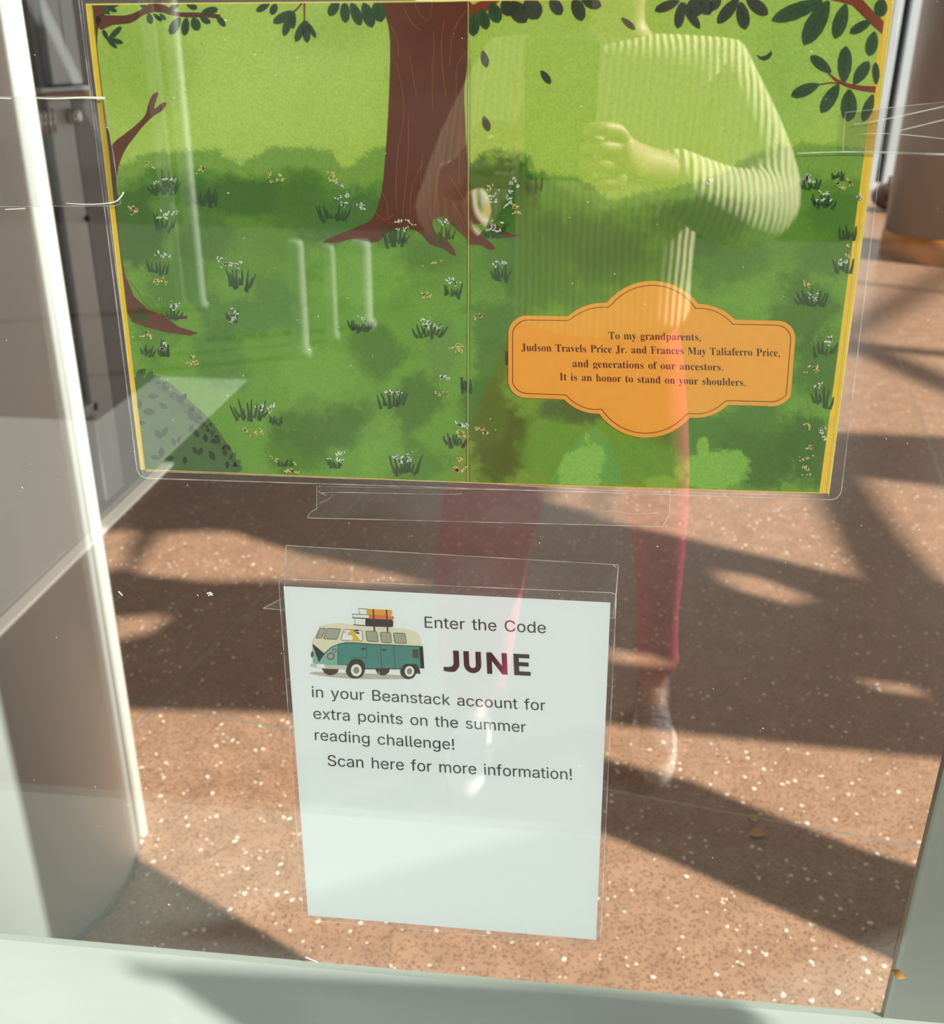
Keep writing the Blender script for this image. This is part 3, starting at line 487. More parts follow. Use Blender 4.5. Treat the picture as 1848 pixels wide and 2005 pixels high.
# far bushes and the meadow edge
def band(edge, c, a=1, soft=14, amp=34):        # fills below a ragged edge
    e = np.interp(X_, [p[0] for p in edge], [p[1] for p in edge]); blend(np.clip((Y_ - e + (fb - .5) * amp + (ff - .5) * amp * .7 + (dith - .5) * 9) / soft + .5, 0, 1) * a, c)
band([(200, 330), (300, 305), (360, 300), (420, 292), (470, 318), (540, 288), (600, 296), (650, 290), (672, 330), (700, 308), (740, 288), (760, 290), (915, 300), (925, 326), (1000, 328), (1080, 338), (1130, 352), (1200, 392), (1290, 372), (1420, 335), (1490, 300), (1530, 285), (1600, 282), (1720, 290)], (126, 168, 62), 1, 8, 20)
band([(200, 352), (380, 330), (470, 344), (560, 330), (640, 345), (690, 372), (740, 350), (915, 320), (925, 340), (1060, 338), (1105, 372), (1180, 405), (1290, 410), (1420, 400), (1500, 380), (1600, 345), (1720, 350)], (96, 146, 34), 1, 14, 30)
band([(200, 470), (600, 520), (915, 560), (1300, 560), (1720, 480)], (112, 164, 48), .95, 120, 120)
D1, D2, G1 = (62, 108, 20), (76, 124, 28), (126, 178, 58)
for cx_, cy_, rx, ry, c, a in [
 (480, 385, 130, 40, D1, .8), (260, 440, 70, 80, D1, .8), (400, 470, 60, 60, D2, .8), (690, 425, 95, 62, (70, 118, 44), .8), (590, 400, 60, 50, D2, .6), (350, 545, 70, 60, D2, .6), (300, 640, 50, 60, D2, .5),
 (500, 600, 100, 70, (76, 128, 44), .6), (430, 700, 60, 60, (80, 130, 50), .5), (745, 690, 60, 50, D2, .7), (650, 832, 100, 50, D2, .85), (815, 790, 45, 60, D2, .8), (590, 880, 60, 40, D2, .6), (870, 690, 30, 60, (100, 140, 60), .5), (800, 900, 60, 40, D2, .5), (870, 380, 60, 60, D2, .5), (840, 500, 60, 30, D2, .5),
 (975, 385, 70, 75, D1, .95), (1050, 450, 60, 50, D2, .7), (1150, 470, 110, 55, D1, .65), (1190, 520, 70, 50, D1, .6), (1370, 440, 90, 60, D1, .7), (1320, 500, 50, 50, D2, .7), (1060, 540, 80, 60, D2, .7), (1010, 500, 70, 60, D2, .5), (985, 640, 60, 50, D2, .7), (1150, 590, 50, 30, D2, .5), (960, 720, 40, 60, D2, .7),
 (985, 865, 55, 80, D1, .9), (950, 800, 45, 70, D2, .8), (1120, 805, 70, 28, (66, 118, 48), .9), (1350, 850, 90, 40, (72, 122, 44), .6), (1500, 900, 80, 60, D1, .75), (1580, 880, 70, 80, D1, .8), (1480, 830, 70, 60, D2, .7), (1560, 610, 70, 60, D2, .8), (1610, 720, 60, 70, D1, .6), (1640, 420, 60, 60, D2, .7), (1430, 520, 60, 60, D2, .5), (1620, 500, 60, 40, D2, .6),
 (700, 540, 110, 60, G1, .6), (620, 740, 90, 60, G1, .5), (740, 870, 40, 60, G1, .6), (460, 560, 40, 30, G1, .5), (1250, 620, 120, 30, G1, .4), (1470, 580, 60, 40, G1, .5), (1080, 700, 40, 60, G1, .4), (1080, 880, 60, 60, (100, 164, 56), .8), (1240, 900, 80, 40, (98, 164, 60), .8)]:
    blob(cx_, cy_, rx, ry, c, min(1, a * 1.1), .42, .8)
LM = (140, 192, 72)
for a in [(1130, 925, 36, 46, LM, .95), (1160, 900, 20, 26, LM, .9), (1250, 962, 90, 8, LM, .9), (1400, 925, 62, 38, LM, .9), (1375, 878, 11, 19, LM, .9), (1290, 945, 30, 12, LM, .7), (1150, 858, 6, 12, LM, .7)]: blob(*a[:6], .18, .75)
blend((np.abs(X_ - 918) < 2.4) * .35, (60, 110, 40))
linc = np.where(col / 255 <= .04045, col / 255 / 12.92, ((col / 255 + .055) / 1.055) ** 2.4)
YG = YP - .0001
cs = on_wall(0, 0, YG); vs = []
dx_ = (X_.ravel() - IMG_W / 2) / F_PX; dy_ = (Y_.ravel() - IMG_H / 2) / F_PX
D_ = np.outer(dx_, RT) - np.outer(dy_, UP) + np.array(FW); Pw = np.array(EYE) + D_ * (YG / D_[:, 1])[:, None]
idx = np.arange(NX * NY).reshape(NY, NX); q = np.stack([idx[:-1, :-1], idx[1:, :-1], idx[1:, 1:], idx[:-1, 1:]], -1).reshape(-1, 4)
me = bpy.data.meshes.new('printed_page'); me.from_pydata(Pw.tolist(), [], q.tolist()); me.update()
ca = me.color_attributes.new('ink', 'FLOAT_COLOR', 'POINT'); ca.data.foreach_set('color', np.concatenate([linc.reshape(-1, 3), np.ones((NX * NY, 1))], 1).astype(np.float32).ravel())
pg = bpy.data.objects.new('printed_page', me); COL.objects.link(pg); pg.parent = poster
PAINT_GAIN = .98
m, N, L = nmat('meadow_print'); b = bsdf(m); at_ = N.new('ShaderNodeAttribute'); at_.attribute_name = 'ink'; tc = N.new('ShaderNodeTexCoord')
nz = N.new('ShaderNodeTexNoise'); nz.inputs['Scale'].default_value = 900; nz.inputs['Detail'].default_value = 3; L.new(tc.outputs['Object'], nz.inputs['Vector'])
mr = N.new('ShaderNodeMapRange'); mr.inputs['From Min'].default_value = .3; mr.inputs['From Max'].default_value = .7; mr.inputs['To Min'].default_value = PAINT_GAIN * .88; mr.inputs['To Max'].default_value = PAINT_GAIN * 1.12; L.new(nz.outputs[0], mr.inputs[0])
vm = N.new('ShaderNodeVectorMath'); vm.operation = 'SCALE'; L.new(at_.outputs['Color'], vm.inputs[0]); L.new(mr.outputs[0], vm.inputs['Scale']); L.new(vm.outputs[0], b.inputs['Base Color'])
b.inputs['Roughness'].default_value = .5; b.inputs['Specular IOR Level'].default_value = .2; me.materials.append(m)
# inks
BARK = paint('ink_bark', (104, 48, 20), noise=.14, scale=60); BARKL = paint('ink_bark_line', (158, 92, 52)); BARKR = paint('ink_bark_red', (138, 52, 24), noise=.1, scale=60)
LEAF = paint('ink_leaf', (44, 82, 38), noise=.18, scale=120); LEAFV = paint('ink_leaf_vein', (26, 52, 26)); LEAFD = paint('ink_leaf_dark', (54, 60, 38), noise=.12)
TUFT = paint('ink_tuft', (42, 82, 26)); WHT = paint('ink_white', (226, 238, 222)); YLW = paint('ink_pale_yellow', (226, 214, 130))
BUSH = paint('ink_bush', (78, 112, 60), noise=.1); BUSHD = paint('ink_bush_dark', (40, 60, 32)); ORG = paint('ink_orange', (236, 166, 62), noise=.03); LINE = paint('ink_line', (84, 48, 20)); TXT = paint('ink_text', (62, 28, 24))
def clampt(l):
    return [(max(x, 179.5 + .1156 * (y - 10)), max(y, np.interp(x, [168, 916, 917, 1751], [10.5, 3.5, 2.5, -8]))) for x, y in l]
tr = Ink(YP - .00016)
trunk = [(742, -2), (752, 22), (762, 60), (764, 110), (762, 180), (759, 240), (754, 310), (748, 370), (738, 408), (724, 432), (690, 448), (655, 462), (632, 474), (660, 475), (690, 468), (722, 474), (742, 472), (760, 455), (800, 448), (824, 458), (842, 478), (868, 487), (882, 497), (893, 501), (886, 484), (868, 464), (850, 452), (848, 430), (870, 425), (890, 446), (912, 466), (917, 478), (940, 480), (958, 489), (969, 486), (955, 470), (930, 452), (925, 440), (948, 440), (972, 460), (990, 466), (1020, 460), (1000, 458), (972, 440), (946, 432), (928, 402), (919, 350), (914, 300), (911, 240), (909, 180), (914, 130), (916, 60), (918, -2)]
tr.poly(clampt(sm(trunk, 3)))
lt = [(180, 5), (236, 5), (204, 30), (192, 58), (190, 100), (188, 140), (192, 205), (204, 235), (214, 262), (218, 285), (226, 276), (262, 248), (284, 226), (290, 205), (298, 186), (310, 181), (306, 196), (302, 213), (318, 201), (326, 203), (318, 216), (300, 228), (282, 245), (262, 270), (246, 292), (234, 320), (228, 352), (228, 372)]
tr.poly(clampt(sm(lt, 3, False) + [(226, 420), (236, 490), (246, 540), (262, 580), (292, 608), (330, 619), (368, 618), (366, 624), (330, 626), (350, 640), (388, 652), (372, 657), (330, 652), (284, 640), (258, 630), (249, 610), (182, 20)]))
tr.poly(sm([(188, 32), (214, 30), (246, 30), (274, 20), (292, 8), (320, 9), (336, 19), (352, 24), (380, 24), (420, 27), (432, 30), (425, 36), (405, 34), (370, 34), (340, 31), (320, 25), (300, 24), (280, 30), (256, 45), (220, 49), (196, 58)], 3))
tr.build('printed_tree', BARK, poster, True)
tb = Ink(YP - .00018)
tb.poly(clampt(sm([(918, 52), (928, 42), (950, 24), (978, 0), (950, -4), (930, 8), (918, 12)], 3)))
tb.poly(clampt([(1664, -4), (1684, -6), (1706, 18), (1730, 42), (1727, 66), (1710, 52), (1690, 32), (1668, 10), (1640, 3), (1626, 0), (1626, -2)]))
tb.poly(stroke(sm([(1620, 141), (1636, 156), (1660, 167), (1688, 173), (1714, 175)], 4, False), 3, 13)); tb.poly(stroke([(1603, 166), (1625, 162), (1646, 163)], 3))
tb.poly(stroke(clampt([(591, 4), (582, 17), (573, 25), (562, 36), (556, 46)]), 3.5, 5)); tb.poly(stroke(clampt([(596, 4), (596, 22), (596, 40)]), 4, 3))
tb.build('printed_branches', BARKR, poster, True)
tl = Ink(YP - .00020)
for l in [[(812, 5), (822, 28), (838, 38), (845, 20), (846, 4)], [(788, 10), (806, 45), (826, 60)], [(848, 60), (850, 95), (846, 130), (847, 200), (846, 215)], [(775, 120), (790, 190), (789, 240), (778, 300), (775, 370), (776, 410)], [(802, 110), (812, 170), (818, 200)], [(870, 40), (864, 80), (866, 130), (873, 190)], [(898, 40), (884, 80), (880, 130)], [(914, 100), (895, 130), (893, 190)], [(800, 230), (798, 320), (792, 380), (788, 420)], [(862, 250), (860, 330), (850, 400), (852, 430)], [(828, 300), (824, 350), (836, 400), (846, 425)], [(826, 320), (806, 370), (803, 420)], [(747, 375), (758, 400), (760, 430)], [(735, 415), (752, 430), (770, 420)], [(878, 340), (890, 360), (905, 385), (914, 400)], [(876, 380), (900, 420), (912, 450)], [(240, 540), (262, 560), (290, 600), (330, 625)], [(765, 50), (778, 80), (780, 110)], [(885, 60), (905, 30), (912, 20)], [(905, 250), (900, 300), (898, 360)]]:
    tl.poly(stroke(sm(l, 4, False), 1.1))
tl.build('bark_lines', BARKL, poster, True)
lf, lv = Ink(YP - .00022), Ink(YP - .00024)
def leaf(x0, y0, x1, y1, w_, vein=True, ink=None, blunt=True):
    a, b = Vector((x0, y0)), Vector((x1, y1)); t = b - a; n = Vector((-t.y, t.x)).normalized() * w_ / 2
    pr = [(0, .18), (.15, .6), (.35, .92), (.6, 1), (.8, .8), (.93, .42), (1, .05)] if blunt else [(0, .05), (.2, .65), (.45, 1), (.7, .8), (.88, .4), (1, .02)]
    L_ = [tuple(a + t * s_ + n * k) for s_, k in pr]; R_ = [tuple(a + t * s_ - n * k) for s_, k in pr]
    (ink or lf).fan(clampt(L_ + R_[::-1]))
    if vein and t.length > 22:
        lv.poly(stroke(clampt([tuple(a + t * .1), tuple(a + t * .9)]), 1.4))
        for s_ in (.3, .45, .6, .75):
            for sg in (1, -1): lv.poly(stroke(clampt([tuple(a + t * s_), tuple(a + t * (s_ + .14) + n * sg * .72)]), 1.0))
for a in [(215, 28, 200, 14, 9), (206, 11, 229, 23, 9), (212, 78, 238, 52, 12), (212, 76, 241, 84, 10), (210, 77, 229, 94, 8), (212, 78, 201, 58, 9), (291, 26, 296, 47, 13), (300, 27, 317, 41, 8), (313, 27, 325, 39, 8), (275, 5, 285, 14, 12),
 (352, 34, 333, 67, 19), (365, 34, 361, 70, 16), (378, 34, 388, 60, 19), (392, 34, 412, 45, 12), (350, 8, 330, 20, 11), (365, 6, 386, 17, 13), (395, 24, 427, 18, 15), (424, 30, 441, 52, 12),
 (528, 6, 502, 22, 14), (540, 6, 532, 29, 15), (573, 22, 535, 45, 19), (570, 25, 556, 71, 16), (575, 22, 573, 57, 12), (597, 40, 579, 82, 16), (597, 40, 602, 84, 16), (598, 40, 619, 74, 10),
 (662, 0, 645, 31, 20), (674, 2, 677, 45, 19), (688, 4, 706, 50, 20), (712, 4, 729, 54, 24), (735, 2, 747, 43, 26), (928, 22, 927, 71, 24), (942, 16, 953, 58, 22), (962, 5, 976, 45, 26),
 (1610, 2, 1511, 40, 32), (1622, 2, 1574, 88, 38), (1656, 8, 1635, 76, 28), (1706, 40, 1664, 65, 20), (1712, 62, 1702, 110, 24), (1727, -4, 1722, 34, 26),
 (1627, 142, 1587, 109, 22), (1652, 162, 1656, 90, 28), (1672, 165, 1701, 120, 24), (1603, 165, 1549, 188, 24), (1642, 165, 1608, 221, 26), (1663, 175, 1661, 238, 32), (1709, 185, 1690, 238, 20), (1716, 165, 1714, 122, 14)]: leaf(*a)
lf.build('printed_leaves', LEAF, poster, True)
ld = Ink(YP - .00022)
for a in [(1000, 2, 1030, 44, 34), (985, 0, 1004, 30, 30), (1030, -4, 1054, 37, 38), (1078, -4, 1099, 29, 24), (1124, -6, 1140, 41, 26), (1138, -4, 1177, 13, 24), (1330, 2, 1282, 21, 20), (1335, 4, 1327, 56, 20), (1336, 4, 1370, 56, 18), (1358, -6, 1366, 32, 36), (1375, -6, 1389, 29, 30), (1446, -4, 1405, 46, 24), (1450, 4, 1459, 58, 26), (1462, -4, 1503, 29, 26), (1410, -8, 1392, 20, 20)]: leaf(*a, ink=ld)
for a in [(945, 99, 953, 132, 15), (1059, 138, 1078, 164, 14), (947, 228, 957, 257, 15), (1217, 35, 1244, 58, 12)]: leaf(*a, vein=False, ink=ld)
ld.fan([(1481, 107), (1490, 111), (1500, 108), (1510, 99), (1512, 106), (1506, 115), (1496, 119), (1487, 115)])
ld.build('printed_dark_leaves', LEAFD, poster, True); lv.build('leaf_veins', LEAFV, poster, True)
# tufts and flowers
R_ = random.Random(9); tf, wf, yf = Ink(YP - .00026), Ink(YP - .00028), Ink(YP - .00028)
def dab(ink, x, y, r):
    a = R_.uniform(0, math.pi); n = 5; ink.fan([(x + r * math.cos(a) * math.cos(t) * 1.0 - r * .42 * math.sin(a) * math.sin(t), y + r * math.sin(a) * math.cos(t) + r * .42 * math.cos(a) * math.sin(t)) for t in (2 * math.pi * k / n for k in range(n))])
def tuft(x, y, w_, h, n=9):
    for k in range(n):
        bx = x + w_ * (k / (n - 1) - .5) * .75 + R_.uniform(-2, 2); by = y + h * .5 + R_.uniform(-h * .25, 3); tx = x + w_ * (k / (n - 1) - .5) * 1.15 + R_.uniform(-2, 2); ty = y - h * .5 + R_.uniform(0, h * .55)
        tf.poly(stroke([(tx, ty), ((bx + tx) / 2 + R_.uniform(-2, 2), (by + ty) / 2), (bx, by)], 1.6, 6.0))
def flowers(ink, x, y, w_, h, n, r=3.6):
    for k in range(n):
        cx_, cy_ = x + R_.uniform(-w_, w_) / 2, y + R_.uniform(-h, h) / 2
        for j in range(R_.choice((1, 2, 3))): dab(ink, cx_ + R_.uniform(-3.5, 3.5), cy_ + R_.uniform(-2.5, 2.5), r * R_.uniform(.7, 1.4))
for x, y, w_, h in [(322, 366, 56, 30), (330, 350, 20, 40), (390, 388, 26, 30), (416, 385, 18, 40), (652, 418, 60, 34), (322, 435, 40, 36), (472, 545, 50, 50), (310, 520, 40, 40), (338, 612, 36, 34), (275, 612, 24, 34), (455, 618, 22, 26), (887, 566, 32, 34), (707, 637, 44, 26), (842, 646, 60, 30), (980, 532, 34, 38), (768, 782, 52, 34), (490, 802, 70, 44), (540, 822, 24, 20), (895, 862, 44, 30), (912, 748, 18, 40), (795, 912, 54, 44), (560, 905, 30, 20), (290, 685, 24, 24), (322, 682, 18, 34), (775, 462, 46, 44), (870, 455, 36, 46), (965, 450, 50, 34), (1045, 360, 30, 36), (655, 905, 30, 20),
             (1586, 358, 36, 26), (1612, 392, 44, 30), (1640, 342, 22, 20), (1588, 584, 60, 34), (1615, 682, 40, 36), (1610, 775, 36, 50), (1650, 520, 36, 30), (996, 700, 10, 30), (1660, 455, 30, 30)]: tuft(x, y, w_, h, 10 if w_ > 40 else 6)
for x, y, w_, h, n in [(322, 352, 50, 12, 7), (328, 420, 40, 14, 9), (668, 380, 26, 46, 12), (700, 400, 40, 20, 4), (455, 518, 44, 14, 10), (430, 508, 8, 14, 3), (340, 596, 22, 20, 9), (314, 588, 8, 6, 2), (455, 616, 22, 24, 7), (884, 549, 32, 12, 9), (707, 622, 14, 12, 4), (843, 634, 40, 14, 9), (980, 516, 26, 10, 7), (772, 770, 32, 10, 8), (520, 802, 44, 18, 8), (863, 741, 26, 8, 5), (905, 832, 28, 10, 7), (658, 895, 30, 22, 8), (785, 900, 40, 14, 9), (312, 500, 40, 10, 5), (318, 680, 14, 14, 4), (790, 440, 44, 24, 9), (868, 434, 16, 10, 5), (965, 440, 40, 22, 10), (985, 385, 60, 50, 12), (1004, 356, 12, 10, 4), (1586, 350, 24, 14, 8), (1612, 384, 30, 22, 7), (1590, 580, 24, 14, 8), (1624, 664, 16, 20, 6), (1606, 755, 24, 8, 4), (1650, 512, 18, 10, 4), (1612, 852, 12, 30, 5), (1683, 385, 6, 12, 3), (1387, 356, 10, 8, 3)]: flowers(wf, x, y, w_, h, n)
for x, y, w_, h, n in [(396, 335, 10, 34, 6), (300, 325, 44, 10, 5), (542, 345, 50, 20, 9), (650, 346, 40, 20, 7), (262, 410, 30, 16, 7), (305, 553, 40, 12, 7), (852, 513, 22, 8, 4), (833, 577, 12, 14, 6), (893, 682, 32, 14, 9), (932, 622, 26, 16, 5), (374, 708, 20, 16, 6), (283, 655, 20, 20, 5), (497, 845, 44, 14, 8), (570, 915, 30, 16, 7), (890, 850, 40, 12, 6), (900, 910, 24, 24, 11), (940, 845, 26, 14, 6), (862, 770, 30, 8, 5), (1658, 358, 34, 18, 8), (1578, 556, 14, 16, 5), (1590, 722, 30, 14, 7), (1580, 834, 16, 8, 4), (1580, 890, 26, 40, 6), (1575, 920, 22, 20, 5), (1664, 492, 14, 30, 7), (960, 368, 16, 10, 3), (1014, 412, 18, 30, 4), (540, 900, 20, 10, 3)]: flowers(yf, x, y, w_, h, n)
tf.build('printed_grass_tufts', TUFT, poster, True); wf.build('printed_white_flowers', WHT, poster, True); yf.build('printed_yellow_flowers', YLW, poster, True)
# bush at the lower left corner
bu = Ink(YP - .00030)
bu.poly([(264, 738)] + sm([(300, 742), (330, 748), (352, 768), (378, 790), (402, 812), (424, 838), (440, 862), (456, 886), (464, 905), (466, 925)], 3, False) + [(286, 918)])
for k in range(26):
    t = k / 25; x = 268 + 196 * t; y = 730 + 185 * t ** 1.35; leaf(x, y + 8, x + R_.uniform(2, 16), y - R_.uniform(2, 12), R_.uniform(9, 14), False, bu)
bu.build('printed_bush', BUSH, poster)
bd_ = Ink(YP - .00032)
for x, y, a, s_ in [(300, 776, 0, 22), (322, 758, 80, 18), (352, 782, 50, 22), (360, 778, 120, 18), (292, 806, 5, 26), (320, 795, 30, 20), (375, 815, 60, 24), (386, 818, 120, 16), (384, 848, 60, 20), (374, 840, 110, 18), (402, 858, 80, 18), (422, 863, -5, 22), (310, 850, 50, 24), (322, 846, 120, 22), (305, 896, 10, 20), (316, 886, 90, 22), (332, 898, -10, 20), (362, 902, 90, 18), (415, 892, 60, 22), (446, 876, 40, 18), (272, 792, 100, 22), (340, 865, 70, 18), (350, 862, 110, 16), (382, 882, 60, 16), (392, 884, 120, 18), (445, 910, 90, 16), (440, 886, 70, 16), (278, 828, 0, 16)]:
    r = math.radians(a); leaf(x - math.cos(r) * s_ / 2, y - math.sin(r) * s_ / 2, x + math.cos(r) * s_ / 2, y + math.sin(r) * s_ / 2, s_ * .55, False, bd_, False)
bd_.build('bush_leaves', BUSHD, poster, True)
# dedication plaque
def arc3(a, b, c, n=12):                          # circular arc through three points
    ax, ay = a; bx, by = b; cx_, cy_ = c; d = 2 * (ax * (by - cy_) + bx * (cy_ - ay) + cx_ * (ay - by))
    ux_ = ((ax * ax + ay * ay) * (by - cy_) + (bx * bx + by * by) * (cy_ - ay) + (cx_ * cx_ + cy_ * cy_) * (ay - by)) / d
    uy_ = ((ax * ax + ay * ay) * (cx_ - bx) + (bx * bx + by * by) * (ax - cx_) + (cx_ * cx_ + cy_ * cy_) * (bx - ax)) / d
    r = math.hypot(ax - ux_, ay - uy_); t0, t1, t2 = (math.atan2(p[1] - uy_, p[0] - ux_) for p in (a, b, c))
    cw = ((b[0] - a[0]) * (c[1] - a[1]) - (b[1] - a[1]) * (c[0] - a[0])) > 0
    if cw: t2 += 2 * math.pi * (t2 < t0)
    else: t2 -= 2 * math.pi * (t2 > t0)
    return [(ux_ + r * math.cos(t0 + (t2 - t0) * k / n), uy_ + r * math.sin(t0 + (t2 - t0) * k / n)) for k in range(n + 1)]
def plaque(d):
    o = []
    o += arc3((995 + d, 651), (1006 + d * .8, 628 + d * .8), (1036, 618 + d), 8); o += [(1112, 619 + d)]
    o += arc3((1112 + d * .3, 619 + d), (1146 + d * .1, 599 + d), (1187 + d * .5, 593 + d), 8)[1:]; o += arc3((1188 + d * .6, 593 + d), (1277, 550 + d), (1367 - d * .6, 595 + d), 20)[1:]
    o += arc3((1368 - d * .5, 595 + d), (1405, 603 + d), (1439 - d * .5, 626 + d), 8)[1:]; o += [(1521, 628 + d)]; o += arc3((1521, 628 + d), (1547 - d * .8, 638 + d * .8), (1557 - d, 662), 8)[1:]
    o += arc3((1548 - d, 775 - d * .2), (1530 - d * .8, 791 - d * .8), (1501, 795 - d), 8); o += [(1425 - d * .3, 793 - d)]
    o += arc3((1425 - d * .6, 793 - d), (1392, 813 - d), (1351 - d * .4, 818 - d), 8)[1:]; o += arc3((1350 - d * .6, 818 - d), (1262, 857 - d), (1173 + d * .6, 810 - d), 20)[1:]
    o += arc3((1172 + d * .5, 810 - d), (1137, 804 - d), (1104 + d * .5, 782 - d), 8)[1:]; o += [(1030, 779 - d)]; o += arc3((1030, 779 - d), (1004 + d * .8, 768 - d * .8), (995 + d, 748), 8)[1:]
    return o
plq = Ink(YP - .00034).poly(plaque(0)).build('dedication_plaque', ORG, poster)
pl = Ink(YP - .00038); pl.poly(plaque(8.0), plaque(9.4)); pl.build('plaque_outline', LINE, poster)
tx = Ink(YP - .00038)
for t, a, b, c in [('To my grandparents,', (1192, 664), (1372, 667), 14.5), ('Judson Travels Price Jr. and Frances May Taliaferro Price,', (1021, 687), (1527, 698), 14.5), ('and generations of our ancestors.', (1121, 718.5), (1416, 726), 14.5), ('It is an honor to stand on your shoulders.', (1096, 744.5), (1460, 756), 14.5)]: glyph_run(tx, 'serif', t, a, b, c, 455, .10)
tx.build('dedication_text', TXT, poster, True)
sv = Ink(YP - .0004); sv.poly(stroke([(916.5, 2), (917, 480), (915.5, 944)], 1.6)); sv.build('centre_fold', paint('fold', (204, 190, 110)), poster)
# ---- the letter-size notice
notice = empty('laminated_notice', (0, 0, 0))
tag(notice, 'white laminated notice with a teal camper van picture and the heading JUNE', 'notice')
lam2 = rounded([(545, 1133), (1207, 1161), (1175, 1852), (594, 1800)], 12)
thick('laminate_film', lam2, YP - .0006, YP - .0003, FILM, notice); edge_line(lam2, 1.6, YP - .0008, notice)
thick('paper', [(555, 1148), (1195, 1180), (1167, 1840), (603, 1792)], YP, YP + .0003, PAPER, notice)
INK = paint('ink_black', (42, 38, 44), noise=0); INKJ = paint('ink_maroon', (58, 32, 40), noise=0)
tx = Ink(YP - .0001)
for t, a, b, c in [('Enter the Code', (832, 1229), (1069, 1240), 22), ('in your Beanstack account for', (611, 1365), (1068, 1391.5), 21), ('extra points on the summer', (614, 1407), (1030, 1434), 21), ('reading challenge!', (617, 1449), (889.5, 1468), 21), ('Scan here for more information!', (642, 1499.5), (1120, 1527), 21.5)]: glyph_run(tx, 'sans', t, a, b, c, CAPU)
tx.build('notice_text', INK, notice, True)
tj = Ink(YP - .0001)                              # heavy capitals
def TJ(x, y): p0 = Vector((869, 1314.6)); ax = (Vector((1039, 1323.5)) - p0) / 170; return tuple(p0 + ax * x + Vector((-.045, -1)) * y)
H_ = 42
tj.poly([TJ(*p) for p in [(20, H_), (31, H_), (31, 12)] + [(31 - 2 * k, 12 - 12 * math.sin(k / 6 * 1.57)) for k in range(7)][1:] + [(12, -.5), (0, 1), (0, 9), (9, 9), (17, 11), (20, 16)]])
u_o = [(40, H_), (40, 16)] + [(57 + 17 * math.cos(t), 16 + 16.5 * math.sin(t)) for t in [math.pi + k * math.pi / 10 for k in range(11)]] + [(74, 16), (74, H_), (63.5, H_), (63.5, 16)] + [(57 + 6.5 * math.cos(t), 16 + 6.5 * math.sin(t)) for t in [-k * math.pi / 8 for k in range(9)]] + [(50.5, H_)]
tj.poly([TJ(*p) for p in u_o]); tj.poly([TJ(*p) for p in [(85, 0), (85, H_), (95, H_), (115, 16), (115, H_), (125, H_), (125, 0), (115, 0), (95, 26), (95, 0)]])
tj.poly([TJ(*p) for p in [(138, 0), (138, H_), (169, H_), (169, 34), (148, 34), (148, 26), (167, 26), (167, 18), (148, 18), (148, 8), (170, 8), (170, 0)]]); tj.build('notice_heading', INKJ, notice, True)
def V_(l): return [(590 + x / 7.108, 1170 + y / 7.105) for x, y in l]
def van(name, srgb, z, *polys):
    k = Ink(YP - .0001 - z * .00003)
    for p in polys: k.poly(*[V_(q) for q in p]) if isinstance(p, tuple) else k.poly(V_(p))
    k.build(name, paint('ink_' + name, srgb, noise=.02), notice, len(polys) > 1)
def el(cx_, cy_, rx, ry, n=24): return [(cx_ + rx * math.cos(2 * math.pi * k / n), cy_ + ry * math.sin(2 * math.pi * k / n)) for k in range(n)]
van('van_shadow', (192, 188, 170), 0, sm([(120, 1055), (200, 1035), (500, 1045), (1000, 1060), (1400, 1085), (1560, 1125), (1200, 1135), (700, 1128), (300, 1092)], 4))
van('van_far_wheels', (66, 34, 32), 1, [(285, 985), (525, 985), (505, 1040), (450, 1075), (390, 1082), (330, 1060)], [(1030, 990), (1235, 990), (1215, 1045), (1165, 1082), (1110, 1082), (1055, 1050)])
van('van_roof', (232, 228, 200), 2, [(160, 650), (165, 590), (200, 540), (262, 402), (300, 380), (400, 360), (560, 355), (720, 375), (1000, 405), (1250, 418), (1420, 430), (1600, 475), (1640, 520), (1690, 680), (1000, 655), (620, 632), (520, 648), (420, 690), (320, 780), (246, 895)])
van('van_bumper', (206, 206, 188), 2, [(125, 935), (150, 915), (210, 925), (640, 945), (650, 985), (600, 1000), (330, 990), (150, 965)])
van('van_body', (72, 140, 134), 3, [(510, 650), (600, 634), (700, 632), (1000, 652), (1690, 685), (1710, 985), (1640, 985), (1600, 930), (1430, 930), (1390, 990), (890, 985), (860, 890), (780, 855), (700, 890), (660, 945), (510, 940)])
van('van_nose', (132, 184, 172), 3, [(246, 905), (300, 800), (380, 720), (510, 652), (510, 940), (330, 940), (210, 922), (165, 910), (160, 660)], [(1640, 690), (1692, 690), (1712, 985), (1660, 985)])
van('van_outline', (40, 50, 48), 5, stroke(V_([(0, 0)]) and [(160, 650), (246, 895), (320, 780), (420, 690), (520, 648), (620, 628), (720, 628), (1000, 650), (1690, 682)], 12), stroke([(880, 990), (1395, 992)], 14), stroke([(1100, 660), (1120, 985)], 5), stroke([(1288, 670), (1306, 985)], 5), stroke([(908, 650), (908, 840), (690, 835)], 5), stroke([(508, 650), (508, 940)], 6), el(865, 714, 32, 12), el(1150, 728, 32, 12))
WN = [[(192, 568), (262, 422), (348, 422), (282, 570)], [(300, 578), (355, 425), (552, 432), (500, 588)], [(890, 462), (1050, 468), (1080, 622), (915, 612)], [(1088, 478), (1245, 484), (1262, 638), (1115, 628)], [(1275, 486), (1445, 494), (1468, 645), (1298, 636)]]
van('van_window_frames', (70, 72, 62), 4, *[rounded(q, 22, 3) for q in WN], rounded([(545, 600), (585, 440), (850, 455), (862, 608)], 40, 4), el(408, 818, 52, 50), el(458, 738, 30, 30), el(152, 792, 16, 42), [(1545, 720), (1632, 722), (1632, 842), (1552, 840)])
van('van_windows', (168, 172, 152), 5, *[inset(rounded(q, 18, 3), 8) for q in WN], el(408, 818, 38, 36), el(458, 738, 20, 20))
